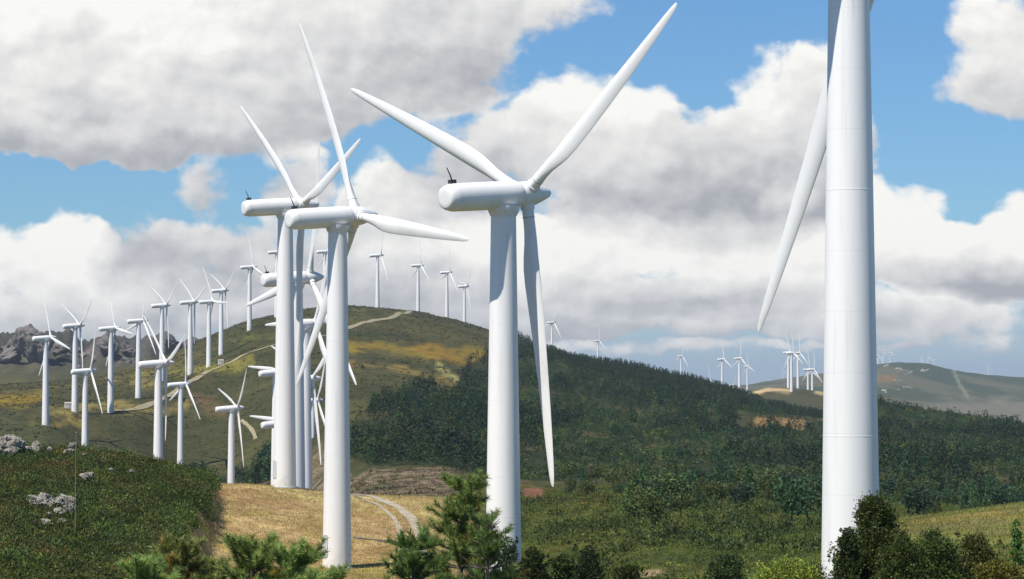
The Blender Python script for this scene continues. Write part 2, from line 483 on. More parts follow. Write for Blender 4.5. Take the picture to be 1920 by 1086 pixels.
D2, X2 = np.meshgrid(ds, xs, indexing='ij')
GX = (X2 - 960) / F * D2
GY = D2
GZ = CZ + TT * D2
far = sstep(330, 1000, D2)
GZ += (fbm(GX / 70, GY / 90, 3, 4) - .5) * 4.0 * far
GZ += (fbm(GX / 14, GY / 18, 5, 4) - .5) * (.5 + 1.3 * far)
GZ += (fbm(GX / 3, GY / 3.5, 9, 3) - .5) * .35 * sstep(40, 120, D2)
cragm = sstep(2420, 2620, D2) * (1 - sstep(2850, 3100, D2)) * (1 - sstep(380, 480, X2))
rg = 1 - np.abs(2 * fbm(GX / 42, GY / 160, 21, 5) - 1)
GZ += cragm * (rg - .72) * 46 + cragm * (fbm(GX / 11, GY / 60, 23, 3) - .5) * 9
cragf = sstep(5000, 5300, D2) * sstep(1500, 1640, X2)
GZ += cragf * (fbm(GX / 60, GY / 200, 31, 4) - .5) * 8
# the ground is levelled at the foot of each turbine
num = np.zeros_like(GZ); den = np.zeros_like(GZ)
for t in TURB:
    if not t['fit']: continue
    b = t['base']; d = t['d']
    iu = (b.x / b.y * F + 960)
    i = int(np.argmin(abs(ds - d))); j = int(np.argmin(abs(xs - iu)))
    err = b.z - GZ[i, j]
    wide = 10 if d < 400 else 22
    w = np.exp(-((X2 - iu) / F * d / wide) ** 2 - ((D2 - d) / (wide * (1.6 if d < 400 else 2.2))) ** 2)
    num += w * w * err; den += w
GZ += num / np.maximum(den, 1.0) if False else num / np.maximum(den, 1e-3) * np.clip(den, 0, 1)
PX, PY = proj(GX, GY, GZ)


def ground_z(X, Y):
    X = np.asarray(X, float); Y = np.asarray(Y, float)
    r = (np.log(Y) - ld[0]) / (ld[1] - ld[0]); r = np.clip(r, 0, len(ds) - 1.001)
    xp = X / Y * F + 960
    c = np.interp(xp, xs, np.arange(len(xs))); c = np.clip(c, 0, len(xs) - 1.001)
    i = r.astype(int); j = c.astype(int); a = r - i; b = c - j
    return ((GZ[i, j] * (1 - b) + GZ[i, j + 1] * b) * (1 - a) + (GZ[i + 1, j] * (1 - b) + GZ[i + 1, j + 1] * b) * a)


def pix2ground(x, y, dmin=100, dmax=8000):
    a, b = ray(x, y)
    dd = np.exp(np.arange(math.log(dmin), math.log(dmax), .002))
    g = ground_z(a * dd, dd) - (CZ + b * dd)
    k = np.argmax(g >= 0)
    if g[k] < 0: k = len(dd) - 1
    d = dd[k]
    return Vector((a * d, d, float(ground_z(a * d, d))))


# land cover ------------------------------------------------------------
def blend(C, m, col):
    m = np.clip(m, 0, 1)[..., None]
    return C * (1 - m) + col * m


n_a = fbm(GX / 25, GY / 40, 41, 4); n_b = fbm(GX / 6, GY / 9, 43, 4); n_c = fbm(GX / 120, GY / 160, 47, 3)
n_e = fbm(PX / 26, PY / 8, 77, 4)
BANK = ([180, 215, 226, 233, 239, 245, 251, 257, 262, 269, 276, 290, 312, 330], [306, 318, 330, 320, 342, 350, 343, 372, 384, 370, 374, 384, 376, 374])
bank_x = np.interp(D2, *BANK)
C = np.zeros(GX.shape + (3,)) + lin(68, 67, 40)
C = blend(C, sstep(.45, .62, n_a), lin(78, 75, 45)); C = blend(C, sstep(.5, .6, n_b) * .6, lin(56, 62, 32))
C = blend(C, sstep(.5, .65, n_c) * .5, lin(100, 90, 48))
hillm = (D2 > 900) & (D2 < 2300)
# yellow broom and bleached grass on the hill
for pts, wd, col, s in (
    ([(640, 655), (700, 648), (760, 655), (820, 665), (930, 668)], 13, lin(132, 112, 40), .9),
    ([(780, 650), (830, 660), (880, 680), (930, 682)], 12, lin(138, 108, 38), .85),
    ([(655, 682), (730, 688), (790, 700), (850, 722)], 6, lin(128, 108, 58), .8),
    ([(255, 702), (330, 698), (420, 690), (470, 680)], 9, lin(132, 124, 52), .8),
    ([(100, 772), (190, 762), (280, 768), (350, 760)], 9, lin(134, 120, 66), .9),
    ([(190, 705), (240, 718), (300, 722)], 8, lin(124, 110, 62), .8),
    ([(-40, 748), (40, 752), (75, 745)], 12, lin(140, 116, 34), .8),
    ([(60, 800), (110, 796), (150, 790)], 6, lin(132, 116, 60), .9),
    ([(365, 748), (395, 762), (420, 775)], 11, lin(116, 88, 66), .55),
    ([(440, 640), (520, 628)], 8, lin(98, 96, 44), .6),
    ([(100, 680), (140, 678)], 6, lin(130, 92, 70), .6),
    ([(665, 590), (720, 592), (770, 588)], 8, lin(96, 96, 50), .6)):
    dd_ = segdist(PX, PY + (n_e - .5) * 26, pts)
    C = blend(C, hillm * s * sstep(wd * 1.5, wd * .3, dd_) * sstep(.28, .55, n_b * .5 + n_e * .5), col)
C = blend(C, hillm * sstep(10, 3, segdist(PX, PY, [(822, 686), (850, 708), (886, 738)])) * sstep(.35, .5, n_b), lin(142, 138, 84))
# forest floor
FOREST = [(655, 800), (720, 750), (790, 722), (845, 745), (868, 690), (915, 664), (975, 650), (1040, 655), (1390, 735),
          (1430, 760), (1560, 790), (1640, 762), (1920, 800), (2300, 830), (2300, 930), (1920, 940), (1690, 972), (1560, 935), (1400, 905),
          (1200, 895), (1000, 905), (830, 880), (690, 872), (655, 860)]
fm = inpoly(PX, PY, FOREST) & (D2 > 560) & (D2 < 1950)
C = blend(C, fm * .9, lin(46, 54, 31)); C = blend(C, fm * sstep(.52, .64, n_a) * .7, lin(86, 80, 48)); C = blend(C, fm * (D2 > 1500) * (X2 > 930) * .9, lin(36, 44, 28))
# valley scrub behind the straw field
C = blend(C, ((D2 > 335) & (D2 < np.interp(X2, [600, 660, 720], [900, 690, 640])) & (X2 < 870)) * sstep(870, 840, X2) * .9 * sstep(.2, .45, n_b), lin(128, 112, 88))
C = blend(C, ((D2 > 335) & (D2 < np.interp(X2, [600, 660, 720], [900, 690, 640])) & (X2 < 870)) * sstep(.52, .66, n_b) * .8, lin(84, 82, 52))
C = blend(C, ((D2 > 700) & (D2 < 1010) & (X2 < 480)) * sstep(900, 850, PY) * .9, lin(72, 76, 42))
# right-hand and central scrub slope
cm = (X2 > 880) & (D2 < 560)
C = blend(C, cm * .9, lin(76, 84, 34)); C = blend(C, cm * sstep(.5, .62, n_a) * .7, lin(104, 100, 44))
C = blend(C, cm * sstep(.55, .65, n_b) * .6, lin(58, 66, 30))
C = blend(C, (D2 > 320) * (D2 < 700) * sstep(14, 3, segdist(PX, PY + (n_b - .5) * 26, [(972, 918), (1005, 926), (1032, 934)])), lin(122, 86, 64))
C = blend(C, (D2 > 320) * (D2 < 800) * sstep(12, 5, segdist(PX, PY + (n_b - .5) * 14, [(1090, 938), (1130, 936)])), lin(150, 104, 56))
C = blend(C, sstep(9, 4, segdist(PX, PY, [(1180, 1078), (1240, 1074)])) * (D2 < 300), lin(150, 130, 100))
# right meadow
rm = (X2 > 1640) & (D2 > 215) & (D2 < 335)
C = blend(C, rm * sstep(1630, 1680, X2), lin(124, 126, 62)); C = blend(C, rm * sstep(.5, .62, n_b) * .7, lin(122, 110, 76)); C = blend(C, rm * sstep(.55, .62, n_a) * .6, lin(156, 132, 70))
# heath
hm = (X2 < bank_x) & (D2 < 335)
C = blend(C, hm * 1., lin(56, 66, 28)); C = blend(C, hm * sstep(.62, .7, n_b) * .6, lin(84, 76, 38)); C = blend(C, hm * sstep(.5, .6, n_a) * .6, lin(76, 84, 34))
# straw field
fld = (X2 >= bank_x) & (X2 < 905) & (D2 > 150) & (D2 < 335)
C = blend(C, fld * 1., lin(188, 170, 112)); C = blend(C, fld * sstep(.5, .62, n_a) * .8, lin(176, 146, 104))
C = blend(C, fld * sstep(.52, .64, n_b) * .7, lin(156, 140, 70)); C = blend(C, fld * sstep(.6, .7, fbm(GX / 1.5, GY / 2.5, 55, 3)) * .6, lin(126, 106, 52))
C = blend(C, fld * sstep(.5, .58, fbm(GX / 9, GY / 5, 57, 4)) * .6, lin(150, 118, 76))
C = blend(C, fld * sstep(251, 246, D2 + (n_b - .5) * 8) * sstep(630, 670, X2) * .75, lin(142, 134, 58))
# clearings, knoll and distant hills
C = blend(C, sstep(14, 6, segdist(PX, PY + (n_a - .5) * 10, [(1425, 792), (1500, 798)])) * (D2 > 560), lin(150, 118, 76))
kn = (D2 > 2150) & (D2 < 2900) & (X2 > 1350)
C = blend(C, kn * .8, lin(74, 74, 48)); C = blend(C, kn * sstep(5, 2, segdist(PX, PY, [(1400, 742), (1440, 730), (1480, 733)])), lin(190, 165, 120))
C = blend(C, (D2 > 2000) * sstep(5, 2, segdist(PX, PY, [(1530, 736), (1560, 740)])), lin(170, 150, 110))
dm = D2 > 3000
C = blend(C, dm * .9, lin(72, 82, 64)); C = blend(C, dm * sstep(.5, .6, fbm(GX / 90, GY / 500, 61, 4)) * .7, lin(104, 100, 80))
C = blend(C, dm * sstep(738, 762, PY + (n_e - .5) * 30) * sstep(1690, 1800, X2) * .6, lin(132, 124, 108))
C = blend(C, dm * sstep(10, 4, segdist(PX, PY + (n_a - .5) * 8, [(1640, 712), (1675, 708)])), lin(120, 100, 66))
C = blend(C, dm * sstep(4, 2, segdist(PX, PY, [(1788, 696), (1800, 722), (1815, 745)])) * .7, lin(130, 134, 108))
C = blend(C, cragm * .92, lin(88, 82, 78)); C = blend(C, cragm * sstep(.45, .6, fbm(GX / 22, GZ / 12, 71, 4)) * .85, lin(62, 62, 50))
C = blend(C, cragm * sstep(.55, .66, fbm(GX / 14, GZ / 9, 73, 3)) * .8, lin(136, 120, 112))


def sheet(name, i0, i1, label=None):
    V = np.stack([GX[i0:i1], GY[i0:i1], GZ[i0:i1]], -1).reshape(-1, 3)
    n, m = i1 - i0, len(xs)
    a = (np.arange(n - 1)[:, None] * m + np.arange(m - 1)[None]).ravel()
    q = np.stack([a, a + 1, a + m + 1, a + m], 1)
    me = mesh_np(name, V, q, M_GROUND, tint=C[i0:i1].reshape(-1, 3), smooth=True)
    o = link(name, me); tag(o, kind='structure')
    return o


i1 = int(np.argmin(abs(ds - 352))); i2 = int(np.argmin(abs(ds - 2130)))
sheet('ground', 0, i1 + 1); sheet('hillside', i1, i2 + 1); sheet('distant_hills', i2, len(ds))

# ------------------------------------------------------------------ tracks
def ribbon(name, pts_px, width, m, lift=.06, dmin=100, dmax=8000, sub=14, offs=0.):
    P = [pix2ground(x, y, dmin, dmax) for x, y in pts_px]
    P = np.array([[p.x, p.y] for p in P]); t = np.linspace(0, len(P) - 1, (len(P) - 1) * sub + 1)
    # smooth (Catmull-Rom)
    out = []
    for u in t:
        k = min(int(u), len(P) - 2); f = u - k
        p0, p1, p2, p3 = P[max(k - 1, 0)], P[k], P[k + 1], P[min(k + 2, len(P) - 1)]
        out.append(.5 * (2 * p1 + (p2 - p0) * f + (2 * p0 - 5 * p1 + 4 * p2 - p3) * f * f + (3 * p1 - p0 - 3 * p2 + p3) * f ** 3))
    Q = np.array(out); tg = np.gradient(Q, axis=0); tg /= np.linalg.norm(tg, axis=1)[:, None] + 1e-9
    nr = np.stack([-tg[:, 1], tg[:, 0]], 1); k = 5; rows = []
    wv = width * (1 + .3 * (vnoise(np.arange(len(Q)) * .3, np.zeros(len(Q)), 5) - .5))
    for s in np.linspace(-.5, .5, k):
        e = Q + nr * (offs + s * wv[:, None]); rows.append(np.column_stack([e, ground_z(e[:, 0], e[:, 1]) + lift]))
    V = np.stack(rows, 1).reshape(-1, 3); a = (np.arange(len(Q) - 1)[:, None] * k + np.arange(k - 1)[None]).ravel()
    o = link(name, mesh_np(name, V, np.stack([a, a + 1, a + k + 1, a + k], 1), m, smooth=True)); tag(o, kind='structure')
    return o


tp = [(660, 928), (700, 933), (738, 947), (768, 968), (786, 995), (792, 1020), (790, 1048)]
ribbon('gravel_track', tp, 1.15, M_TRACK, offs=-.1, dmin=200, dmax=318)
ribbon('gravel_track', tp, .5, M_TRACK, offs=-1.9, dmin=200, dmax=318)
ribbon('hill_track', [(768, 584), (745, 591), (700, 602), (655, 615), (600, 632), (500, 652), (462, 664), (435, 680), (405, 692), (365, 712), (330, 735), (290, 756), (255, 768), (215, 772)], 3.2, M_DIRT, .25, 1000, 2200)
ribbon('hill_track', [(452, 790), (464, 799), (474, 812), (479, 826)], 1.3, M_DIRT, .25, 860, 1300)

# ------------------------------------------------------------------ turbine meshes
def build_turbine_meshes():
    ms = {}
    b = MB()
    zt = HUB - 1.28
    prof = [(1.24, -4.0), (1.24, 0.0)]
    for z in np.linspace(0.5, zt, 40):
        prof.append((1.24 + (0.80 - 1.24) * (z / zt), z))
    b.lathe(prof, 48)
    ms['tower'] = b.mesh('tower', M_TOWER)
    for k, z in enumerate((9.6, 19.4)):
        b = MB(); r = 1.24 + (0.80 - 1.24) * (z / zt)
        b.lathe([(r - .02, z - .035), (r + .005, z - .02), (r + .005, z + .02), (r - .02, z + .035)], 48)
        ms['flange%d' % k] = b.mesh('flange', M_NAC)
    b = MB()
    b.lathe([(1.42, -3.0), (1.42, .05), (1.38, .09), (1.2, .09)], 40)
    ms['foundation'] = b.mesh('foundation', M_CONC)
    b = MB()                                            # door, on the rear side of the tower
    a = np.linspace(-.36, .36, 9); rings = []
    for z in (1.0, 1.1, 2.75, 2.9):
        rr = 1.24 - .44 * z / zt
        w = .8 if z in (1.0, 2.9) else 1
        o_ = [(math.sin(x * w) * (rr + .05), -math.cos(x * w) * (rr + .05), z) for x in a]
        i_ = [(math.sin(x * w) * (rr - .04), -math.cos(x * w) * (rr - .04), z) for x in a[::-1]]
        rings.append(o_ + i_)
    b.loft(rings)
    ms['door'] = b.mesh('door', M_DOOR)
    # nacelle: lies along +Y (rotor side), origin at hub height on the tower axis
    b = MB(); n = 40; a = np.linspace(0, 2 * np.pi, n, endpoint=False); rings = []
    for y, s, dz in ((-4.86, .40, .0), (-4.85, .66, .0), (-4.80, .78, .0), (-4.62, .88, .0), (-4.34, .965, 0), (-4.2, .985, 0), (-2.5, 1., 0), (0, 1., 0), (.75, .99, 0), (1.05, .95, 0), (1.2, .88, 0)):
        p = 2.1
        cx = np.sign(np.cos(a)) * abs(np.cos(a)) ** (2 / p) * .92 * s
        cz = np.sign(np.sin(a)) * abs(np.sin(a)) ** (2 / p) * .90 * s + dz
        rings.append(np.stack([-cx, np.full(n, y), cz], 1))
    b.loft(rings)
    ms['nacelle'] = b.mesh('nacelle', M_NAC, sharp=50)
    b = MB()
    b.lathe([(.80, zt - .02 - HUB), (.90, -1.22), (1.02, -.95), (1.06, -.7)], 40)
    b.lathe([(.86, zt - .05 - HUB), (.88, zt - .02 - HUB), (.88, zt + .05 - HUB), (.82, zt + .08 - HUB)], 40)
    ms['yaw_bearing'] = b.mesh('yaw_bearing', M_NAC)
    b = MB()                                            # wind sensor
    b.box((0, -4.15, 1.0), (.16, .22, .12)); b.box((0, -4.15, .84), (.07, .1, .1))
    b.tube([(0, -4.15, 1.0), (-.06, -4.25, 1.45), (-.16, -4.4, 1.9)], [.055, .045, .03], 8)
    ms['wind_sensor'] = b.mesh('wind_sensor', M_DARK)
    b = MB()                                            # spinner and hub: origin at rotor centre, axis +Y
    b.lathe([(.72, -.68), (.80, -.6), (.82, -.2), (.80, .35), (.70, .75), (.56, 1.15), (.42, 1.55), (.30, 1.85), (.17, 2.0), (.04, 2.05)], 40, 'y')
    for k in range(3):
        t = 2 * np.pi * k / 3 + np.pi / 2
        dx, dz = math.cos(t), math.sin(t)
        b.tube([(dx * .3, 0, dz * .3), (dx * 1.0, 0, dz * 1.0)], .46, 24)
    ms['hub'] = b.mesh('rotor_hub', M_NAC)
    # blade: along +Z, trailing edge +X, upwind +Y
    L = 18.1
    st = [(.95, .76, 1., 0.), (1.45, .76, 1., 0.), (1.5, .74, .98, .02), (2.2, .82, .80, .1), (3.0, .98, .58, .2), (3.9, 1.19, .39, .3), (4.6, 1.31, .32, .34), (5.6, 1.35, .26, .35),
          (7.5, 1.27, .22, .34), (9.5, 1.14, .2, .33), (11.5, 1.0, .185, .32), (13.5, .84, .175, .31), (15.2, .69, .165, .3), (16.6, .54, .16, .3), (17.4, .43, .155, .32), (17.85, .30, .15, .36), (18.06, .12, .16, .45)]
    n = 28; t = np.linspace(0, 2 * np.pi, n, endpoint=False)
    rings = []
    for r, c, th, ax in st:
        tw = R(3 + 17 * max(0, 1 - r / 11) ** 1.4)
        k = sstep(1.4, 4.2, r)
        ca, sa = np.cos(t), np.sin(t)
        xc = -ca                                        # -1 leading .. +1 trailing
        foil = np.sign(sa) * np.abs(sa) ** (1 + .25 * k) * (1 - k * .55 * np.clip((xc + .4) / 1.4, 0, 1) ** 1.1)
        x = (xc * .5 + (ax * k) * .5) * c
        y = foil * .5 * c * th - k * .06 * c * (1 - xc ** 2)
        X = x * math.cos(tw) + y * math.sin(tw); Y = -x * math.sin(tw) + y * math.cos(tw)
        bend = -.55 * (r / L) ** 2.2
        rings.append(np.stack([X, Y + bend, np.full(n, r)], 1))
    b = MB(); b.loft(rings)
    ms['blade'] = b.mesh('blade', M_BLADE, sharp=60)
    b = MB(); b.lathe([(.380, 1.43), (.392, 1.44), (.392, 1.49), (.380, 1.50)], 28)
    ms['collar'] = b.mesh('collar', M_SEAM)
    return ms


TM = build_turbine_meshes()
TILT = R(4.5)
for t in TURB:
    d = t['d']
    e = bpy.data.objects.new('wind_turbine', None); COL.objects.link(e)
    e.empty_display_size = 3
    e.location = t['base']; e.rotation_euler = (0, 0, -t['yaw'])
    tag(e, t['label'], 'wind turbine', 'wind turbines along the ridge')
    tw = link('tower', TM['tower'], e)
    if d < 420:
        link('flange', TM['flange0'], tw); link('flange', TM['flange1'], tw); link('door', TM['door'], tw)
        link('foundation', TM['foundation'], e)
    na = link('nacelle', TM['nacelle'], e, (0, 0, HUB), (TILT, 0, 0))
    if d < 700: link('wind_sensor', TM['wind_sensor'], na)
    link('yaw_bearing', TM['yaw_bearing'], e, (0, 0, HUB))
    hc = Vector((0, OFF * math.cos(TILT), HUB + OFF * math.sin(TILT)))
    beta0 = R(90 - t['psi'])
    hb = link('rotor_hub', TM['hub'], e, hc, (Matrix.Rotation(TILT, 3, 'X') @ Matrix.Rotation(beta0, 3, 'Y')).to_euler())
    for k in range(3):
        rot = (Matrix.Rotation(TILT, 3, 'X') @ Matrix.Rotation(beta0 - k * 2 * math.pi / 3, 3, 'Y')).to_euler()
        s = t['bl']
        bl = link('blade', TM['blade'], e, hc, rot, (1, 1, s))
        if d < 420: link('collar', TM['collar'], bl)

# ------------------------------------------------------------------ foliage builders
def leaf_tris(P, size, rng, up=.3, aspect=.55, outward=None):
    """one triangle-pair leaf clump per point; returns V (n*4,3), quads"""
    n = len(P)
    a = rng.normal(size=(n, 3)); a[:, 2] += up
    if outward is not None: a = a * .7 + outward * 1.2
    a /= np.linalg.norm(a, axis=1)[:, None] + 1e-9
    b = np.cross(a, rng.normal(size=(n, 3))); b /= np.linalg.norm(b, axis=1)[:, None] + 1e-9
    s = np.broadcast_to(size, (n,))[:, None] * rng.uniform(.6, 1.4, (n, 1))
    w = s * aspect
    V = np.stack([P - a * s * .5, P + b * w * .5 + a * s * .05, P + a * s * .5, P - b * w * .5 + a * s * .05], 1).reshape(-1, 3)
    k = np.arange(n)[:, None] * 4
    return V, k + np.arange(4)[None]


def conifer_points(n, rng, slim=.26):
    """points in a unit-height spiky crown"""
    t = rng.beta(1.1, 1.5, n) * .93 + .06
    ph = rng.uniform(0, 2 * np.pi, n)
    lob = 1 + .35 * np.sin(ph * 3 + t * 11) * (1 - t)
    r = slim * (1 - t) ** .75 * np.sqrt(rng.uniform(.15, 1, n)) * lob + .01
    P = np.stack([np.cos(ph) * r, np.sin(ph) * r, t + rng.normal(0, .015, n)], 1)
    O = np.stack([np.cos(ph), np.sin(ph), np.full(n, -.15)], 1)
    return P, O


def round_points(n, rng, lobes):
    P = []; O = []
    w = np.array([l[3] ** 2 for l in lobes]); w = w / w.sum()
    for k, cnt in enumerate(rng.multinomial(n, w)):
        cx, cy, cz, r = lobes[k]
        v = rng.normal(size=(cnt, 3)); v /= np.linalg.norm(v, axis=1)[:, None] + 1e-9
        rad = r * (.55 + .5 * rng.uniform(0, 1, (cnt, 1)) ** .7 + .2 * abs(rng.normal(size=(cnt, 1))))
        P.append(np.array([cx, cy, cz]) + v * rad * np.array([1, 1, .85])); O.append(v)
    return np.concatenate(P), np.concatenate(O)


def tint_for(n, rng, base, var=.25, per=4):
    g = rng.normal(0, var, (n, 1)); c = base[None] * np.exp(g)
    c[:, 0:1] *= np.exp(rng.normal(0, .10, (n, 1)))
    return np.repeat(np.clip(c, .004, .6), per, 0)


GREENS = [lin(46, 66, 40), lin(56, 76, 42), lin(40, 58, 42), lin(70, 86, 44), lin(62, 72, 36)]


def forest_variant(kind, rng, n=170, lf=.1, light=1.):
    base = GREENS[rng.integers(len(GREENS))] * light * .8
    if kind == 'pine':
        P, O = conifer_points(n, rng, rng.uniform(.2, .3)); V, q = leaf_tris(P, lf, rng, .2, .5, O)
    else:
        lobes = [(0, 0, .62, .28)] + [(rng.uniform(-.2, .2), rng.uniform(-.2, .2), rng.uniform(.35, .85), rng.uniform(.12, .22)) for _ in range(6)]
        P, O = round_points(n, rng, lobes); V, q = leaf_tris(P, lf, rng, .2, .7, O)
    return V, q, tint_for(len(P), rng, base, .2)


# forest as one far mass -------------------------------------------------
def scatter(n, dlo, dhi, xlo, xhi, rng):
    # uniform over the ground in the fan
    u = rng.uniform(0, 1, n); d = np.sqrt(dlo ** 2 + u * (dhi ** 2 - dlo ** 2))
    xp = rng.uniform(xlo, xhi, n)
    X = (xp - 960) / F * d
    return xp, d, X


def at_ground(X, d):
    Z = ground_z(X, d); px, py = proj(X, d, Z)
    return Z, px, py


def pack(trees, variants, rng, name, mats):
    """trees: X,Y,Z,h,var -> one mesh"""
    VV = []; QQ = []; TT_ = []; off = 0
    for X, Y, Z, h, wv, k, tm in trees:
        V, q, tn = variants[k]
        a = rng.uniform(0, 6.283); c, s = math.cos(a), math.sin(a)
        W = np.empty_like(V)
        W[:, 0] = (V[:, 0] * c - V[:, 1] * s) * h * wv + X; W[:, 1] = (V[:, 0] * s + V[:, 1] * c) * h * wv + Y; W[:, 2] = V[:, 2] * h + Z
        VV.append(W); QQ.append(q + off); TT_.append(tn * tm * math.exp(rng.normal(0, .12)) * (np.array([math.exp(rng.normal(.05, .14)), 1, .9]) if rng.uniform() > .06 else np.array([1.9, 1.15, .9]))); off += len(V)
    return mesh_np(name, np.concatenate(VV), np.concatenate(QQ), mats, tint=np.concatenate(TT_))


fr = np.random.default_rng(5)
far_vars = [forest_variant('pine' if k % 4 else 'round', fr, 95, .1) for k in range(16)]
near_vars = [forest_variant('pine' if k % 2 else 'round', fr, 800, .062, 2.1) for k in range(10)]
cand = []
xp, d, X = scatter(38000, 560, 1960, 640, 2150, fr)
Z, px, py = at_ground(X, d)
ok = inpoly(px, py, FOREST)
ridge = (d > 1800) & (px > 960) & (px < 1400)
dens = sstep(.34, .5, fbm(X / 38, d / 60, 81, 3)) * .72 + .28
dens = dens * np.where(px < 960, sstep(690, 775, py) * 1.6 + .2, 1) * np.where((d < 1400) & (px > 1380) & (px < 1560) & (py > 775) & (py < 815), .12, 1)
keep = (ok | ridge) & (fr.uniform(0, 1, len(d)) < dens * .95)
pz = fbm(X / 42, d / 110, 131, 4); pc = fbm(X / 24, d / 60, 137, 3)
trees = []
PINES = [k for k in range(16) if k % 4]; ROUND = [k for k in range(16) if not k % 4]
for i in np.nonzero(keep)[0]:
    if d[i] > 1520 and px[i] > 930:                    # dark spruce belt along the ridge
        trees.append((X[i], d[i], Z[i] - .2, fr.uniform(3.2, 6.4), fr.uniform(.75, 1.15), PINES[fr.integers(len(PINES))], np.array([.62, .68, .66]))); continue
    if pc[i] > .6 and d[i] < 1450 and px[i] > 960 and fr.uniform() < .5: continue   # clearings
    if pz[i] > (.53 if px[i] > 940 else .66):                                    # young light scrub wood
        if fr.uniform() < .12: continue
        trees.append((X[i], d[i], Z[i] - .2, fr.uniform(1.6, 4.2), fr.uniform(.9, 1.7), ROUND[fr.integers(len(ROUND))] if fr.uniform() < .6 else int(fr.integers(16)), np.array([1.5, 1.36, 1.1]) * fr.uniform(.85, 1.2)))
    else:
        h = fr.uniform(2.4, 6.2) * (1.3 if fr.uniform() < .12 else 1.)
        trees.append((X[i], d[i], Z[i] - .2, h, fr.uniform(.8, 1.4), int(fr.integers(16)), np.array([.76, .82, .8]) * fr.uniform(.75, 1.2)))
# valley trees, larger
xp, d, X = scatter(1300, 300, 600, 1030, 1640, fr)
Z, px, py = at_ground(X, d)
near = []
for i in range(len(d)):
    den = .3 * float(sstep(.4, .62, fbm(X[i] / 6, d[i] / 14, 83, 3))) * float(sstep(1025, 950, py[i])) * (1.0 if px[i] > 1140 else .3 * float(d[i] > 420))
    if py[i] < 1022 and fr.uniform() < den:
        near.append((X[i], d[i], Z[i] - .15, fr.uniform(2.2, 5.8), fr.uniform(.9, 1.6), int(fr.integers(10)), 1.))
xp, d, X = scatter(420, 338, 600, 1645, 2150, fr)
Z, px, py = at_ground(X, d)
for i in range(len(d)):
    if fr.uniform() < .3:
        near.append((X[i], d[i], Z[i] - .15, fr.uniform(2.4, 5.5), fr.uniform(.8, 1.3), int(fr.integers(10)), 1.))
# dark clumps at the foot of the hill behind the valley turbine
for cx, cy, dl, n in ((400, 868, 870, 9), (385, 862, 880, 5), (490, 855, 900, 9), (500, 838, 900, 8), (470, 866, 880, 6)):
    for _ in range(n):
        dd = dl + fr.uniform(-25, 25); xx = (cx + fr.uniform(-24, 24) - 960) / F * dd
        zz = float(at(cx, cy + fr.uniform(-5, 8), dd).z)
        zz = min(zz, float(ground_z(xx, dd)) + 0.0)
        near.append((xx, dd, float(ground_z(xx, dd)) - .2, fr.uniform(5, 9), fr.uniform(1., 1.5), int(fr.integers(10)), 1.))
trees.sort(key=lambda t: t[1])
n_ind = max(0, 280 - len(near))
indiv = near + trees[:n_ind]; mass = trees[n_ind:]
print('near', len(near), 'forest', len(trees))
tag(link('forest', pack(mass, far_vars, fr, 'forest', M_LEAF)), 'dark green wood of young pines covering the hillside and ridge', 'forest', kind='stuff')


def trunk_mesh(h=1., r=.02, seed=0):
    b = MB(); b.tube([(0, 0, -.05), (.004, .003, .3), (-.004, .005, .62), (0, 0, .93)], [r, r * .8, r * .5, r * .12], 6)
    g = np.random.default_rng(seed)
    for k in range(6):
        z = g.uniform(.25, .8); a = g.uniform(0, 6.28); l = .2 * (1 - z) + .04
        b.tube([(0, 0, z), (math.cos(a) * l * .6, math.sin(a) * l * .6, z + .02), (math.cos(a) * l, math.sin(a) * l, z + .05)], [r * .35, r * .25, r * .1], 4)
    return b.mesh('trunk', M_BARK)


NV = [mesh_np('crown', *near_vars[k][:1], near_vars[k][1], M_LEAF, tint=near_vars[k][2]) for k in range(10)]
NT = [trunk_mesh(seed=k) for k in range(10)]
for (X, Y, Z, h, wv, k, _) in indiv:
    e = bpy.data.objects.new('forest_tree', None); COL.objects.link(e); e.location = (X, Y, Z)
    s = h; e.scale = (s * wv, s * wv, s); e.rotation_euler = (0, 0, fr.uniform(0, 6.28))
    lab = 'dark tree in the clump at the foot of the hill behind the valley turbine' if X < -50 else 'small green tree at the near edge of the wooded slope'
    tag(e, lab, 'tree', 'trees in the foot of hill clump' if X < -50 else 'trees at the near edge of the wood')
    link('crown', NV[k % 10], e); link('trunk', NT[k % 10], e)


# ------------------------------------------------------------------ low scrub, heath and grass
def clump_variant(rng, n, flat=.6, leaf=.17):
    v = rng.normal(size=(n, 3)); v[:, 2] = abs(v[:, 2]); v /= np.linalg.norm(v, axis=1)[:, None]
    P = v * rng.uniform(.6, 1.05, (n, 1)) * np.array([1, 1, flat]) * (1 + .25 * np.sin(np.arctan2(v[:, 1], v[:, 0]) * 3)[:, None])
    V, q = leaf_tris(P, leaf * 2, rng, .5, .5, v)
    return V, q, len(P)


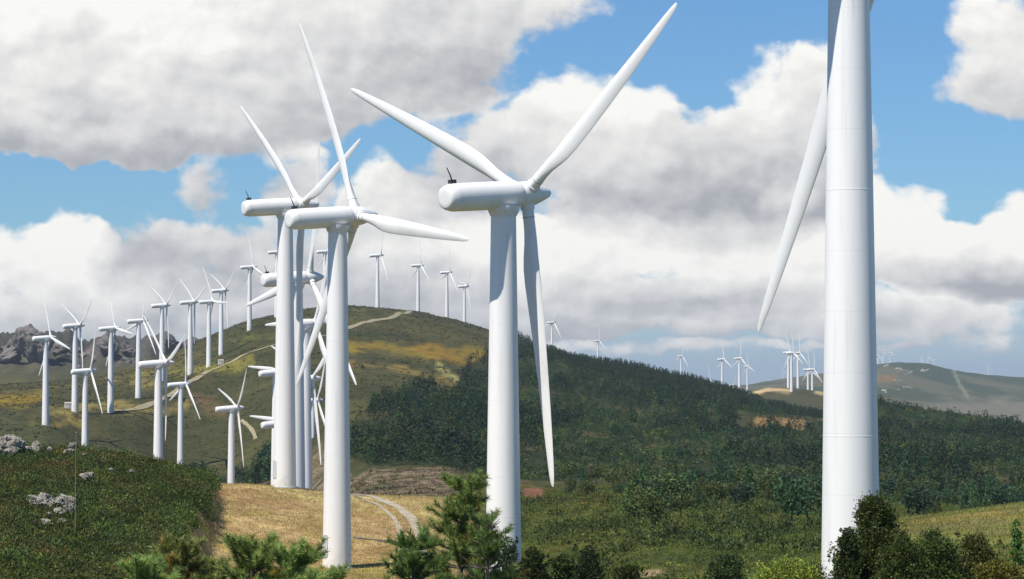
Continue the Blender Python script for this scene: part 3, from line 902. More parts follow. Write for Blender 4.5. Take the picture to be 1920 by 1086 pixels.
def scrub(name, n, region, size, palette, rng, label, cat, leafs=26, flat=.6, leaf=.2, ps=(7, 14)):
    dlo, dhi, xlo, xhi, cond = region
    xp, d, X = scatter(n, dlo, dhi, xlo, xhi, rng)
    Z, px, py = at_ground(X, d)
    k = cond(px, py, d, X, xp)
    X, d, Z = X[k], d[k], Z[k]
    vs = [clump_variant(rng, leafs, flat, leaf) for _ in range(10)]
    pal = fbm(X / ps[0], d / ps[1], 91, 4); VV = []; QQ = []; TT_ = []; off = 0
    for i in range(len(X)):
        V, q, m = vs[rng.integers(10)]
        s = rng.uniform(*size); a = rng.uniform(0, 6.283); c, sn = math.cos(a), math.sin(a)
        W = np.stack([(V[:, 0] * c - V[:, 1] * sn) * s + X[i], (V[:, 0] * sn + V[:, 1] * c) * s + d[i], V[:, 2] * s + Z[i] - .05], 1)
        f = pal[i] + rng.normal(0, .06); base = palette[int(np.clip((f - .25) / .5 * len(palette), 0, len(palette) - 1))]
        VV.append(W); QQ.append(q + off); off += len(V)
        TT_.append(tint_for(m, rng, base * math.exp(rng.normal(0, .13)), .2))
    print(name, len(X))
    o = link(name, mesh_np(name, np.concatenate(VV), np.concatenate(QQ), M_LEAF, tint=np.concatenate(TT_)))
    return tag(o, label, cat, kind='stuff')


hr = np.random.default_rng(21)
HEATH = [lin(60, 74, 30), lin(74, 90, 34), lin(84, 100, 38), lin(62, 76, 32), lin(76, 92, 36), lin(92, 98, 42), lin(104, 98, 48)]
scrub('heath', 11000, (120, 312, -140, 410, lambda px, py, d, X, xp: xp < np.interp(d, *BANK) - 3), (.22, .66), HEATH, hr,
      'dark green heather and gorse covering the near left slope', 'heath', 38, .8, .16, (3, 9))
scrub('heath', 700, (150, 312, -140, 400, lambda px, py, d, X, xp: (xp < np.interp(d, *BANK) - 6) & (fbm(X / 2.5, d / 7, 99, 3) > .52)), (.5, 1.0), [HEATH[1], HEATH[2], HEATH[3], HEATH[5]], hr,
      'taller lighter gorse bushes standing out of the near left heath', 'heath', 90, .9, .1)
scrub('heath', 2600, (205, 318, 310, 440, lambda px, py, d, X, xp: abs(xp - np.interp(d, *BANK) - 4) < 17), (.42, .8), HEATH[:5], hr,
      'tall dark gorse edge of the heath above the straw field', 'heath', 60, 1.1, .13)
scrub('gorse', 170, (190, 318, 300, 450, lambda px, py, d, X, xp: abs(xp - np.interp(d, *BANK) - 8) < 22 * fbm(X, d / 3, 7, 2)), (.7, 1.5), HEATH[:3], hr,
      'ragged dark gorse bushes hanging over the edge of the straw field', 'gorse', 150, 1.0, .1)
SCR = [lin(68, 80, 31), lin(78, 91, 35), lin(94, 104, 40), lin(70, 80, 33), lin(108, 110, 45), lin(86, 96, 38), lin(112, 102, 46), lin(74, 87, 35)]
scrub('scrub', 21000, (130, 560, 960, 2050, lambda px, py, d, X, xp: ((xp < 1650) | (d > 336) | (d < 224)) & ~((np.hypot(px - 1000, (py - 925) * 2) < 22))), (.3, .75), SCR, hr,
      'olive green low scrub covering the slope right of the central turbine', 'scrub', 40, .6, .13)
scrub('scrub', 1500, (175, 520, 960, 1680, lambda px, py, d, X, xp: (xp < 1650) & (fbm(X / 7, d / 14, 97, 3) > .5) & ~((np.hypot(px - 1000, (py - 925) * 2) < 34))), (.7, 1.5), [lin(52, 66, 32), lin(66, 80, 36), lin(56, 68, 32), lin(88, 98, 44), lin(74, 86, 38)], hr,
      'taller dark and light bushes standing out of the low scrub right of the central turbine', 'scrub', 70, .95, .13)
VAL = [lin(110, 98, 78), lin(126, 112, 88), lin(84, 86, 52), lin(100, 92, 60), lin(142, 126, 104)]
scrub('brushwood', 5000, (340, 900, 330, 880, lambda px, py, d, X, xp: (py < 935) & (py > 862) & (d < np.interp(xp, [600, 660, 720], [900, 680, 640]))), (.35, .9), VAL, hr,
      'grey brown cut brushwood in the valley behind the straw field', 'brushwood', 14, .5, .22)
HILL = [lin(56, 58, 34), lin(66, 67, 39), lin(76, 75, 42), lin(52, 54, 33), lin(86, 78, 44)]
scrub('hill_scrub', 9000, (930, 1900, -60, 1000, lambda px, py, d, X, xp: ~inpoly(px, py, FOREST) & (segdist(px, py, [(655, 655), (760, 655), (930, 668)]) > 16) & (segdist(px, py, [(768, 584), (700, 602), (655, 615), (500, 652), (435, 680), (365, 712), (290, 756), (215, 772)]) > 6)),
      (.5, 1.3), HILL, hr, 'low olive heather bushes dotted over the bare hill', 'scrub', 9, .45, .3)


def grass(name, n, region, h, palette, rng, label):
    dlo, dhi, xlo, xhi, cond = region
    xp, d, X = scatter(n, dlo, dhi, xlo, xhi, rng); Z, px, py = at_ground(X, d); k = cond(px, py, d, X, xp)
    X, d, Z = X[k], d[k], Z[k]; n = len(X)
    hh = rng.uniform(h[0], h[1], n); a = rng.uniform(0, 6.283, n); w = .02 + .015 * rng.uniform(size=n)
    lx, ly = rng.normal(0, .4, n) * hh, rng.normal(0, .4, n) * hh
    P = np.stack([X, d, Z], 1); sd = np.stack([np.cos(a) * w, np.sin(a) * w, np.zeros(n)], 1)
    V = np.stack([P - sd, P + sd, P + np.stack([lx, ly, hh], 1)], 1).reshape(-1, 3)
    pal = fbm(X / 4, d / 6, 95, 3); idx = np.clip((pal + rng.normal(0, .08, n) - .25) / .5 * len(palette), 0, len(palette) - 1).astype(int)
    T = np.array(palette)[idx] * np.exp(rng.normal(0, .18, (n, 1)))
    o = link(name, mesh_np(name, V, np.arange(n * 3).reshape(-1, 3), M_GRASS, tint=np.repeat(T, 3, 0)))
    return tag(o, label, 'grass', kind='stuff')


STRAW = [lin(204, 188, 132), lin(192, 170, 116), lin(178, 154, 106), lin(186, 176, 112), lin(168, 160, 96)]
grass('dry_grass', 70000, (205, 330, 330, 900, lambda px, py, d, X, xp: (xp > np.interp(d, *BANK) + 2) & (segdist(px, py, tp) > 4.5)), (.06, .26), STRAW, hr, 'bleached straw coloured stubble of the mown field')
grass('meadow_grass', 26000, (215, 335, 1640, 2000, lambda px, py, d, X, xp: xp > 0), (.08, .3), [lin(132, 132, 66), lin(116, 122, 60), lin(146, 136, 78), lin(104, 110, 54)], hr, 'pale yellow green grass of the meadow at the right edge')


# ------------------------------------------------------------------ rocks
def rock_mesh(seed, sub=5, rough=.6, flat=.7):
    g = np.random.default_rng(seed)
    import bmesh
    bm = bmesh.new(); bmesh.ops.create_icosphere(bm, subdivisions=sub, radius=1)
    V = np.array([v.co for v in bm.verts]); f = np.array([[v.index for v in p.verts] for p in bm.faces]); bm.free()
    # cut by planes for faceted granite blocks
    for _ in range(16):
        nrm = g.normal(size=3); nrm /= np.linalg.norm(nrm); dd = g.uniform(.5, .82)
        s = V @ nrm - dd; V = V - np.where(s > 0, s, 0)[:, None] * nrm * .9
    n = (fbm(V[:, 0] * 2 + 7 * seed, V[:, 1] * 2 + V[:, 2] * 2.3, seed, 4) - .5) + .6 * (fbm(V[:, 0] * 6, V[:, 2] * 5 + V[:, 1] * 6, seed + 3, 3) - .5) - .35 * (abs(fbm(V[:, 0] * 2.5 + 3, V[:, 2] * 2 + V[:, 1] * 2.5, seed + 9, 3) - .5) < .035)
    V = V * (1 + rough * n)[:, None] * np.array([1.15, .9, flat])
    return mesh_np('rock', V, f, M_ROCK, smooth=True)


RM = [rock_mesh(k + 1) for k in range(7)]
for m in RM: m.set_sharp_from_angle(angle=R(24))


def rock(x, y, w, label, group, k, hgt=1., lift=.3, dmin=140, dmax=330, tilt=0):
    p = pix2ground(x, y, dmin, dmax); s = w / F * p.y / 1.75
    o = link('rock', RM[k % 7], None, (p.x, p.y, p.z + s * lift * hgt), (R(tilt), R(tilt * .6), 1.7 * k), (s, s, s * hgt))
    return tag(o, label, 'rock', group)


OUT = 'rocks of the heath outcrop'
for i, (x, y, w, h, l) in enumerate([
    (66, 950, 34, 1.0, 'pale tilted slab at the left end of the heath outcrop'),
    (84, 948, 30, 1.3, 'grey block in the upper middle of the heath outcrop'),
    (104, 952, 26, 1.2, 'narrow cracked block in the top row of the heath outcrop'),
    (124, 950, 34, 1.1, 'wide pale block at the top right of the heath outcrop'),
    (132, 966, 24, 1.4, 'dark cracked block at the right end of the heath outcrop'),
    (112, 970, 30, 1.0, 'rounded grey boulder in the centre of the heath outcrop'),
    (90, 970, 20, .7, 'small pale stone in the hollow of the heath outcrop'),
    (88, 986, 28, .7, 'flat pale stone at the front foot of the heath outcrop'),
    (116, 984, 24, .8, 'shaded stone low on the right of the heath outcrop')]):
    rock(x, y, w, l, OUT, i, h, .5, tilt=[24, -8, 15, -18, -25, 9, 6, 14, -9][i])
CR = 'rocks along the heath brow'
for i, (x, y, w, h, l) in enumerate([
    (14, 851, 40, .8, 'broad pale rock at the far left of the heath brow'),
    (18, 858, 26, .6, 'pale low rock in front of the far left brow rock'),
    (40, 838, 24, .7, 'narrow slanting slab on the heath brow left of the pair of grey slabs'),
    (66, 836, 22, .8, 'grey slab on the heath brow right of the slanting one'),
    (110, 838, 24, .9, 'grey brow rock left of the tall pointed one'),
    (135, 838, 26, 1.5, 'tallest pointed grey rock on the heath brow beside the thin pole'),
    (148, 832, 18, .8, 'small rock at the foot of the turbine behind the heath brow'),
    (128, 855, 20, .6, 'low pale rock just below the pointed brow rock'),
    (163, 905, 26, .7, 'white boulder alone on the heath right of the thin pole'),
    (183, 908, 9, .6, 'tiny white stone beside the lone white boulder'),
    (208, 887, 14, .6, 'small pale stone on the heath above the lone white boulder'),
    (247, 892, 10, 1., 'small round white stone farthest right on the heath'),
    (158, 857, 10, .6, 'tiny pale stone under the heath brow right of the pole'),
    (160, 930, 10, .5, 'tiny flat white stone between the outcrop and the lone boulder')]):
    rock(x, y, w * 1.0, l, CR, i + 2, h * 1.5, .75, tilt=(i * 37) % 25 - 12)
BK = np.random.default_rng(8)
for k in range(30):
    x = BK.choice([BK.uniform(-4, 78), BK.uniform(92, 156)]); yb = np.interp(x, [0, 60, 100, 150], [846, 838, 838, 834])
    rock(x, yb + BK.uniform(-6, 14), BK.uniform(8, 24), 'small grey stone among the many in the broken outcrop along the heath brow', 'stones of the heath brow outcrop', k, BK.uniform(.7, 1.5), BK.uniform(.4, .8), tilt=BK.uniform(-35, 35))
# crags on the far left skyline
CM = []
for k in range(4):
    me = rock_mesh(30 + k, 5, .55, .9); me.materials.clear(); me.materials.append(M_CRAG); CM.append(me)
for i, (x, y, w, h, l) in enumerate([
    (62, 644, 88, 1.05, 'dark domed crag, highest on the far left skyline'),
    (18, 668, 60, .8, 'brown crag at the left edge of the far skyline'),
    (112, 654, 44, .9, 'dark crag on the skyline right of the dome'),
    (205, 650, 54, 1.2, 'square dark crag on the skyline behind the third hillside turbine'),
    (60, 694, 52, .8, 'pale weathered crag below the dark skyline dome'),
    (245, 664, 46, .6, 'low brown crag right of the square dark one'),
    (325, 652, 60, .55, 'pinkish crag on the skyline near the hill shoulder'),
    (155, 672, 40, .7, 'grey crag in the notch of the far left skyline')]):
    p = at(x, y, 2500 + 8 * i); s = w / F * p.y / 2.1
    tag(link('crag', CM[i % 4], None, p, (0, .1 * i, 1.3 * i), (s, s, s * h)), l, 'crag', 'crags on the far left skyline')

FK = np.random.default_rng(77)
for k in range(34):
    x = FK.uniform(-20, 330); yy = np.interp(x, [-20, 60, 100, 130, 160, 205, 245, 330], [644, 630, 646, 638, 660, 640, 654, 640]) + FK.uniform(0, 46) ** 1.0
    p = pix2ground(x, max(yy, 646), 2300, 3000); s = FK.uniform(8, 24) / F * p.y / 2
    o = link('crag', CM[k % 4], None, p, (FK.uniform(-.3, .3), FK.uniform(-.3, .3), FK.uniform(0, 6)), (s, s, s * FK.uniform(.7, 1.5)))
    tag(o, 'small broken crag among many on the rocky far left ridge', 'crag', 'small crags on the far left ridge')
for cx, cy, n in ((1664, 688, 3), (1690, 694, 6), (1706, 697, 5), (1728, 695, 4), (1684, 718, 3), (1698, 728, 4), (1660, 735, 2)):
    for _ in range(n):
        p = pix2ground(cx + FK.normal(0, 6), cy + FK.normal(0, 3), 3400, 6500); s = FK.uniform(4, 12) / F * p.y / 2
        o = link('rock', RM[FK.integers(7)], None, p, (0, 0, FK.uniform(0, 6)), (s * 1.3, s, s * FK.uniform(.8, 1.3)))
        tag(o, 'pale bare rock among many on the flank of the far right hill', 'rock', 'pale rocks on the far right hill')
# ------------------------------------------------------------------ thin pole, dark line, huts
p = pix2ground(141, 1000, 150, 300)
b = MB(); b.tube([(0, 0, -.3), (0, 0, 3), (.02, 0, 6), (.03, 0, 185 / F * p.y)], [.024, .022, .018, .014], 8)
b.lathe([(.03, 0), (.05, .02), (.05, .10), (.0, .14)], 10, off=(.03, 0, 185 / F * p.y))
tag(link('pole', b.mesh('pole', paint_mat('weathered_wood', (.24, .22, .17), (.15, .13, .1), .9)), None, p), 'thin weathered upright pole standing among the heath rocks', 'pole')
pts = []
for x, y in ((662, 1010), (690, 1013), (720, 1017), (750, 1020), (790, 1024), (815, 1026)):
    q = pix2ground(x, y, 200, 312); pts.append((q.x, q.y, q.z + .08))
b = MB(); b.tube(pts, .07, 6)  # thin dark tube draped over the field, drawn as a plain dark line
tag(link('dark_line', b.mesh('dark_line', M_DARK)), 'thin dark line across the straw field to the gravel track', 'dark_line')


def hut(x, y, w, label):
    p = pix2ground(x, y, 900, 2000); s = w / F * p.y / 2
    e = bpy.data.objects.new('hut', None); COL.objects.link(e); e.location = p; e.rotation_euler = (0, 0, .3)
    tag(e, label, 'hut')
    hm = paint_mat('hut_render', (.62, .59, .52), (.4, .36, .3), .85)
    b = MB(); b.box((0, 0, .7 * s), (s, s * .8, .9 * s)); link('wall', b.mesh('wall', hm, False), e)
    b = MB(); V = [(-1.12 * s, -.92 * s, 1.6 * s), (1.12 * s, -.92 * s, 1.6 * s), (1.12 * s, .92 * s, 1.6 * s), (-1.12 * s, .92 * s, 1.6 * s), (-1.12 * s, 0, 2.05 * s), (1.12 * s, 0, 2.05 * s)]
    b.add(V, [[0, 3, 2, 1], [0, 1, 5, 4], [2, 3, 4, 5]], [[0, 4, 3], [1, 2, 5]]); link('roof', b.mesh('roof', paint_mat('hut_roof', (.45, .4, .35), (.3, .25, .2), .9), False), e)
    b = MB(); b.box((.2 * s, -.82 * s, .55 * s), (.3 * s, .05 * s, .62 * s)); link('door', b.mesh('door', M_DOOR, False), e)


hut(127, 766, 11, 'small pale rendered hut beside a turbine on the left hillside')
hut(414, 684, 9, 'tiny pale cabin by the winding track below a turbine')


# ------------------------------------------------------------------ foreground pines
def pine_mesh(seed, H, needles_col, width=.32, nwh=9, density=1., lean=(0, 0), bare=.0, tip=.32, span=4.2, up=.5, nl=.2, nb=(5, 8)):
    """young maritime pine: returns trunk mesh, foliage mesh (top at z=H)"""
    g = np.random.default_rng(seed)
    tb = MB(); axis = [(0, 0, -.5), (lean[0] * .3, lean[1] * .3, H * .3), (lean[0] * .7, lean[1] * .7, H * .7), (lean[0], lean[1], H * .98)]
    tb.tube(axis, [.13, .10, .06, .018], 9)
    ax = np.array(axis); az_ = ax[:, 2]
    shoots = []
    def pos(z): return np.array([np.interp(z, az_, ax[:, 0]), np.interp(z, az_, ax[:, 1]), z])
    zlo = H - span
    for w in range(nwh):
        z = zlo + (H * .97 - zlo) * ((w + .4 * g.uniform()) / (nwh - 1)) ** .9
        fr_ = (z - zlo) / (H - zlo); L0 = width * (1 - fr_) ** .75 + .3
        for k in range(g.integers(*nb)):
            a = g.uniform(0, 6.283); L = L0 * g.uniform(.6, 1.1); rise = g.uniform(.25, .75)
            p0 = pos(z); dr = np.array([math.cos(a), math.sin(a), 0])
            pts = [p0 + dr * L * t + np.array([0, 0, L * (rise * t ** 1.7 - .06 * t)]) for t in (0, .3, .6, .85, 1.)]
            tb.tube(pts, [.035 * (1 - fr_) + .012, .028 * (1 - fr_) + .01, .016, .011, .007], 5)
            if g.uniform() < bare: continue
            for t in np.linspace(.35, 1, max(3, int(L / .16))):
                q = p0 + dr * L * t + np.array([0, 0, L * (rise * t ** 1.7 - .06 * t)])
                ns = 1 if t > .95 else 2
                for _ in range(ns):
                    v = dr * .6 + g.normal(size=3) * .55; v[2] = abs(v[2]) * .8 + up; v /= np.linalg.norm(v)
                    l = g.uniform(.6, 1.2) * tip
                    shoots.append((q, v, l))
    top = pos(H * .95); shoots.append((top, np.array([0, 0, 1.]), tip * 1.4))
    for _ in range(5):
        v = g.normal(size=3) * .4; v[2] = 1; v /= np.linalg.norm(v); shoots.append((top - [0, 0, .1], v, tip))
    PP = []; QQ = []; CC = []
    for q, v, l in shoots:
        tb.tube([q, q + v * l * .5, q + v * l], [.009, .008, .005], 4)
        n = int(95 * density * l / .32); t = g.uniform(.05, 1, n)
        r = np.cross(v, g.normal(size=(n, 3))); r /= np.linalg.norm(r, axis=1)[:, None] + 1e-9
        dirn = v * g.uniform(.5, 1.0, (n, 1)) + r * g.uniform(.5, 1., (n, 1)); dirn /= np.linalg.norm(dirn, axis=1)[:, None]
        ln = g.uniform(.55, 1., (n, 1)) * nl; P0 = q + v * l * t[:, None]; P1 = P0 + dirn * ln
        sd = np.cross(dirn, g.normal(size=(n, 3))); sd /= np.linalg.norm(sd, axis=1)[:, None] + 1e-9; sd *= .0085
        PP.append(np.stack([P0 - sd, P0 + sd, P1], 1).reshape(-1, 3))
        c = needles_col * math.exp(g.normal(0, .2)) * (np.array([1.5, .8, .5]) if g.uniform() < .05 else 1.)
        CC.append(np.repeat(c[None] * np.exp(g.normal(0, .2, (n, 1))), 3, 0))
    V = np.concatenate(PP)
    fm_ = mesh_np('foliage', V, np.arange(len(V)).reshape(-1, 3), M_NEEDLE, tint=np.clip(np.concatenate(CC), .003, .5))
    return tb.mesh('trunk', M_BARK), fm_


def stand(name, meshes, x, ytop, d, H, label, cat='tree', group=None, rz=0., scl=1., parts=('trunk', 'foliage')):
    top = at(x, ytop + 36, d)
    e = bpy.data.objects.new(name, None); COL.objects.link(e)
    gz = float(ground_z(top.x, d)); h = top.z - gz
    s = h / H
    e.location = (top.x, d, gz); e.rotation_euler = (0, 0, rz); e.scale = (scl, scl, s)
    tag(e, label, cat, group)
    for p_, m_ in zip(parts, meshes): link(p_, m_, e)
    return e


PG = 'young pines at the bottom edge'
PB = lin(142, 156, 86); PD = lin(132, 158, 82)
def gtop(x, y, d):
    t = at(x, y, d); return t.z - float(ground_z(t.x, d))
H1 = gtop(845, 882, 66)
stand('pine_tree', pine_mesh(3, H1, PD, 1.15, 12, .95, (.12, 0), .0, .34, 4.4, nb=(6, 9)), 858, 876, 66, H1, 'tall young green pine in front of the central turbine, left of its tower', 'tree', PG, .6)
H2 = gtop(925, 950, 64)
stand('pine_tree', pine_mesh(9, H2, lin(100, 124, 64), .75, 9, .8, (.15, .1), .5, .3, 3.0), 925, 948, 64, H2, 'thin open pine with bare curved twigs against the white foot of the central tower', 'tree', PG, 2.)
H3 = gtop(775, 1020, 62)
stand('pine_tree', pine_mesh(14, H3, lin(104, 130, 66), 1.0, 8, 1.0, span=2.6), 776, 992, 62, H3, 'dark low pine in front of the gravel track', 'tree', PG, 1.)
H4 = gtop(330, 1018, 58)
pm = pine_mesh(17, H4, PB, .5, 7, 1.2, tip=.46, span=2.4, up=.9, nl=.19, nb=(5, 8))
pm2 = pine_mesh(23, H4, PB, .34, 7, 1.2, tip=.44, span=2.3, up=1.0, nl=.19, nb=(5, 8))
stand('pine_tree', pm, 330, 1010, 58, H4, 'pale green pine top at the foot of the heath, leftmost of the foreground pines', 'tree', PG, 0.)
stand('pine_tree', pm2, 388, 1040, 60, H4, 'pale green pine top just right of the leftmost foreground pine', 'tree', PG, 1.)
stand('pine_tree', pm2, 275, 1042, 57, H4, 'low pale green pine top overlapping the left side of the leftmost tall pine', 'tree', PG, 3.3)
stand('pine_tree', pm2, 472, 1002, 58, H4, 'pale green pine top in front of the left part of the straw field', 'tree', PG, 2.4)
stand('pine_tree', pm, 552, 1018, 58, H4, 'pale green pine top left of the straw field tower foot', 'tree', PG, 4.)
stand('pine_tree', pm2, 604, 1056, 60, H4, 'lowest pale green pine top touching the straw field tower foot', 'tree', PG, 5.2)


def shrub_mesh(seed, lobes, n, leaf, base, asp=.5):
    g = np.random.default_rng(seed)
    P, O = round_points(n, g, lobes); V, q = leaf_tris(P, leaf, g, .3, asp, O)
    f_ = mesh_np('foliage', V, q, M_LEAF, tint=tint_for(len(P), g, base, .42))
    tb = MB(); zmax = max(l[2] for l in lobes)
    for (x, y, z, r) in lobes[:14]:
        tb.tube([(0, 0, -.3), (x * .35, y * .35, z * .45), (x * .6, y * .6, z * .96)], [.05, .03, .01], 6)
    return tb.mesh('stem', M_BARK), f_


def bush(name, x, ytop, d, wpx, hvis, seed, base, label, n=9000, nl=26, leaf=.085, cat='shrub', group=None, cone=.6):
    """crown of many leaf lobes, wpx wide, whose top is at ytop; it goes down to the ground"""
    g = np.random.default_rng(seed); top = at(x, ytop, d); gz = float(ground_z(top.x, d)); H = top.z - gz
    Wd = wpx / F * d / 2; hv = min(hvis / F * d, H); lobes = []
    for k in range(nl):
        t = g.uniform(0, 1) ** 1.15; r = Wd * g.uniform(.2, .36) * (1 - .35 * t); rr = max(Wd * (1 - t * cone) - r * .5, .02)
        a = g.uniform(0, 6.283); q = math.sqrt(g.uniform(.1, 1)) * rr
        lobes.append((math.cos(a) * q, math.sin(a) * q, H - r - hv * (1 - t), r))
    for t in (.1, .3, .5, .68): lobes.append((0, 0, H - hv * (1 - t), Wd * (1 - t * cone) * .6))
    for k in range(18):
        t = g.uniform(.05, .95); a = g.uniform(0, 6.283); r = Wd * g.uniform(.06, .11); q = Wd * (1 - t * cone) * g.uniform(.8, 1.1)
        for j in range(3): lobes.append((math.cos(a) * q, math.sin(a) * q, H - hv * (1 - t) + j * r * 1.1, r * (1 - .25 * j)))
    lobes.append((0, 0, H - Wd * .16, Wd * .15)); lobes.append((0, 0, H - hv * .16, Wd * .28))
    lobes = [(x_, y_, min(z_, H - r_ * .9), r_) for x_, y_, z_, r_ in lobes]
    e = bpy.data.objects.new(name, None); COL.objects.link(e); e.location = (top.x, d, gz)
    tag(e, label, cat, group)
    a, b_ = shrub_mesh(seed, lobes, n, leaf, base); link('stem', a, e); link('foliage', b_, e)
    return e


BG = 'shrubs at the bottom right'
DK = lin(70, 79, 36)
bush('evergreen_shrub', 1640, 926, 72, 225, 180, 31, DK, 'tall dark evergreen shrub in front of the thickest tower', 44000, 90, .07, group=BG, cone=.86)
bush('evergreen_shrub', 1592, 988, 71, 74, 120, 32, lin(64, 74, 36), 'narrow dark shrub on the left side of the tall evergreen, against the thickest tower', 10000, 34, .07, group=BG, cone=.6)
bush('evergreen_shrub', 1748, 990, 74, 160, 140, 33, lin(72, 84, 38), 'broad dark shrub right of the tall evergreen', 28000, 60, .07, group=BG, cone=.4)
bush('evergreen_shrub', 1828, 998, 76, 130, 130, 34, lin(82, 82, 40), 'brownish green shrub, right one of the dark shrubs below the meadow', 22000, 54, .07, group=BG, cone=.4)
bush('evergreen_shrub', 1694, 1004, 70, 120, 120, 37, lin(70, 80, 36), 'low dark shrub filling the gap between the tall evergreen and the broad shrub', 18000, 40, .07, group=BG, cone=.35)
bush('evergreen_shrub', 1905, 974, 80, 56, 160, 35, lin(88, 108, 52), 'light green sapling at the right edge under the meadow', 4200, 26, .08, group=BG, cone=.8)
bush('broom_bush', 1480, 1050, 78, 170, 70, 36, lin(120, 128, 50), 'yellow green broom bush left of the thickest tower foot', 14000, 44, .07, group=BG, cone=.25)
bush('broom_bush', 1875, 1050, 74, 120, 60, 38, lin(112, 116, 46), 'yellow green broom bush at the bottom right corner', 9000, 30, .07, group=BG, cone=.25)
SG = 'dark saplings at the bottom edge'
for i, (x, y, w, hv, l) in enumerate([
    (1000, 1024, 70, 90, 'dark sapling touching the right side of the central tower foot'),
    (1052, 1038, 58, 70, 'lower dark sapling second right of the central tower'),
    (1104, 1022, 84, 90, 'dark bushy sapling third right of the central tower'),
    (1365, 1040, 90, 70, 'dark round sapling left of the yellow green broom bush'),
    (1180, 1060, 60, 40, 'low dark sapling by the bare pale ground at the bottom edge'),
    (955, 1006, 76, 110, 'dark bushy growth hiding the foot of the central tower')]):
    bush('sapling', x, y, 96 + 3 * i, w, hv, 50 + i, [lin(58, 74, 36), lin(70, 84, 40), lin(52, 68, 36)][i % 3], l, 8000, [22, 14, 30, 26, 14, 24][i], .085, 'sapling', SG, [.5, .2, .35, .3, .2, .5][i])

# ------------------------------------------------------------------ sky, sun
SUN_EL, SUN_AZ = 56.0, 226.0      # azimuth clockwise from +Y: behind the camera, to its left
w = bpy.data.worlds.new('World'); sc.world = w; w.use_nodes = True
nt = w.node_tree; bg = nt.nodes['Background']
sky = nd(nt, 'ShaderNodeTexSky', sky_type='NISHITA'); sky.sun_disc = False
sky.sun_elevation = R(SUN_EL); sky.sun_rotation = R(SUN_AZ); sky.altitude = 600; sky.air_density = 1.0; sky.dust_density = .4; sky.ozone_density = 2.5
STR = .1
geo = nd(nt, 'ShaderNodeTexCoord').outputs['Generated']
sx = nd(nt, 'ShaderNodeSeparateXYZ'); nt.links.new(geo, sx.inputs[0])
azn = mth(nt, 'ARCTAN2', sx.outputs[0], sx.outputs[1]); eln = mth(nt, 'ARCSINE', sx.outputs[2])
# sky coordinates: hundreds of 0.0105-degree steps of azimuth and elevation
U = mth(nt, 'MULTIPLY_ADD', azn, F / 100, 9.6); Vv = mth(nt, 'MULTIPLY', eln, F / 100)
cxy = nd(nt, 'ShaderNodeCombineXYZ'); nt.links.new(U, cxy.inputs[0]); nt.links.new(Vv, cxy.inputs[1]); pv = cxy.outputs[0]
# warp
nw = nd(nt, 'ShaderNodeTexNoise'); nt.links.new(pv, nw.inputs['Vector']); nw.inputs['Scale'].default_value = .9; nw.inputs['Detail'].default_value = 3
ws = nd(nt, 'ShaderNodeVectorMath', operation='MULTIPLY_ADD'); nt.links.new(nw.outputs['Color'], ws.inputs[0]); ws.inputs[1].default_value = (1.1, .9, 0); ws.inputs[2].default_value = (-.55, -.45, 0)
wp = nd(nt, 'ShaderNodeVectorMath', operation='ADD'); nt.links.new(pv, wp.inputs[0]); nt.links.new(ws.outputs[0], wp.inputs[1])
CL = [  # x, y, rx, ry (photograph pixels), weight, lit bias
 (60, 130, 400, 170, 1.3, .2), (430, 120, 380, 160, 1.3, .14), (290, 30, 240, 120, .8, .5), (720, 70, 240, 130, 1.15, -.02), (960, -10, 220, 80, .9, .12), (840, 120, 120, 70, .7, -.14),
 (120, 215, 330, 80, .9, .14), (480, 215, 190, 60, .6, .05), (180, 275, 330, 30, .7, -.3), (580, 225, 130, 40, .5, -.15),
 (1090, 235, 120, 110, 1.15, .34), (960, 250, 150, 90, 1.0, .06), (1220, 280, 120, 90, 1.0, .14), (1340, 310, 150, 90, 1.0, -.06), (1450, 220, 110, 120, 1.1, .2), (1560, 190, 90, 110, 1.0, .16), (1340, 380, 260, 80, 1.0, -.24), (850, 360, 130, 80, .95, -.2), (1560, 320, 90, 120, .8, -.05), (1120, 370, 120, 70, .9, -.1),
 (1870, 100, 120, 120, 1.15, .16), (1910, 180, 110, 60, .7, .08),
 (130, 465, 75, 85, 1.25, .5), (20, 500, 100, 80, 1.0, .3), (260, 470, 90, 80, 1.0, -.08), (390, 490, 110, 80, .9, -.12), (180, 560, 120, 60, .9, .3), (330, 570, 200, 50, .9, .05), (60, 600, 200, 40, .8, .05),
 (390, 350, 70, 55, .66, -.1), (545, 340, 75, 60, .8, -.02), (690, 360, 55, 70, .9, .22),
 (620, 480, 180, 110, 1.0, -.02), (760, 440, 130, 90, 1.05, .3), (790, 540, 160, 70, .9, -.1), (980, 480, 200, 75, 1.2, .48), (1240, 470, 190, 75, 1.15, .42), (1110, 440, 120, 60, .9, .3), (1470, 390, 55, 40, .85, .5), (1480, 500, 170, 70, 1.0, .26),
 (1690, 440, 100, 90, 1.15, .5), (1890, 440, 90, 75, 1.15, .5), (1780, 480, 110, 50, 1., .3), (1830, 520, 180, 40, 1.0, -.3), (1330, 560, 240, 36, .8, -.25), (930, 575, 300, 60, 1.0, -.06), (1680, 590, 330, 45, 1.0, .14), (1300, 610, 420, 34, .8, .0), (600, 610, 500, 40, .8, -.08), (1780, 650, 300, 26, .6, -.05), (1200, 655, 420, 14, .75, .1), (700, 650, 300, 16, .6, -.1), (120, 650, 300, 22, .6, -.1),
]
tot = None; lit = None
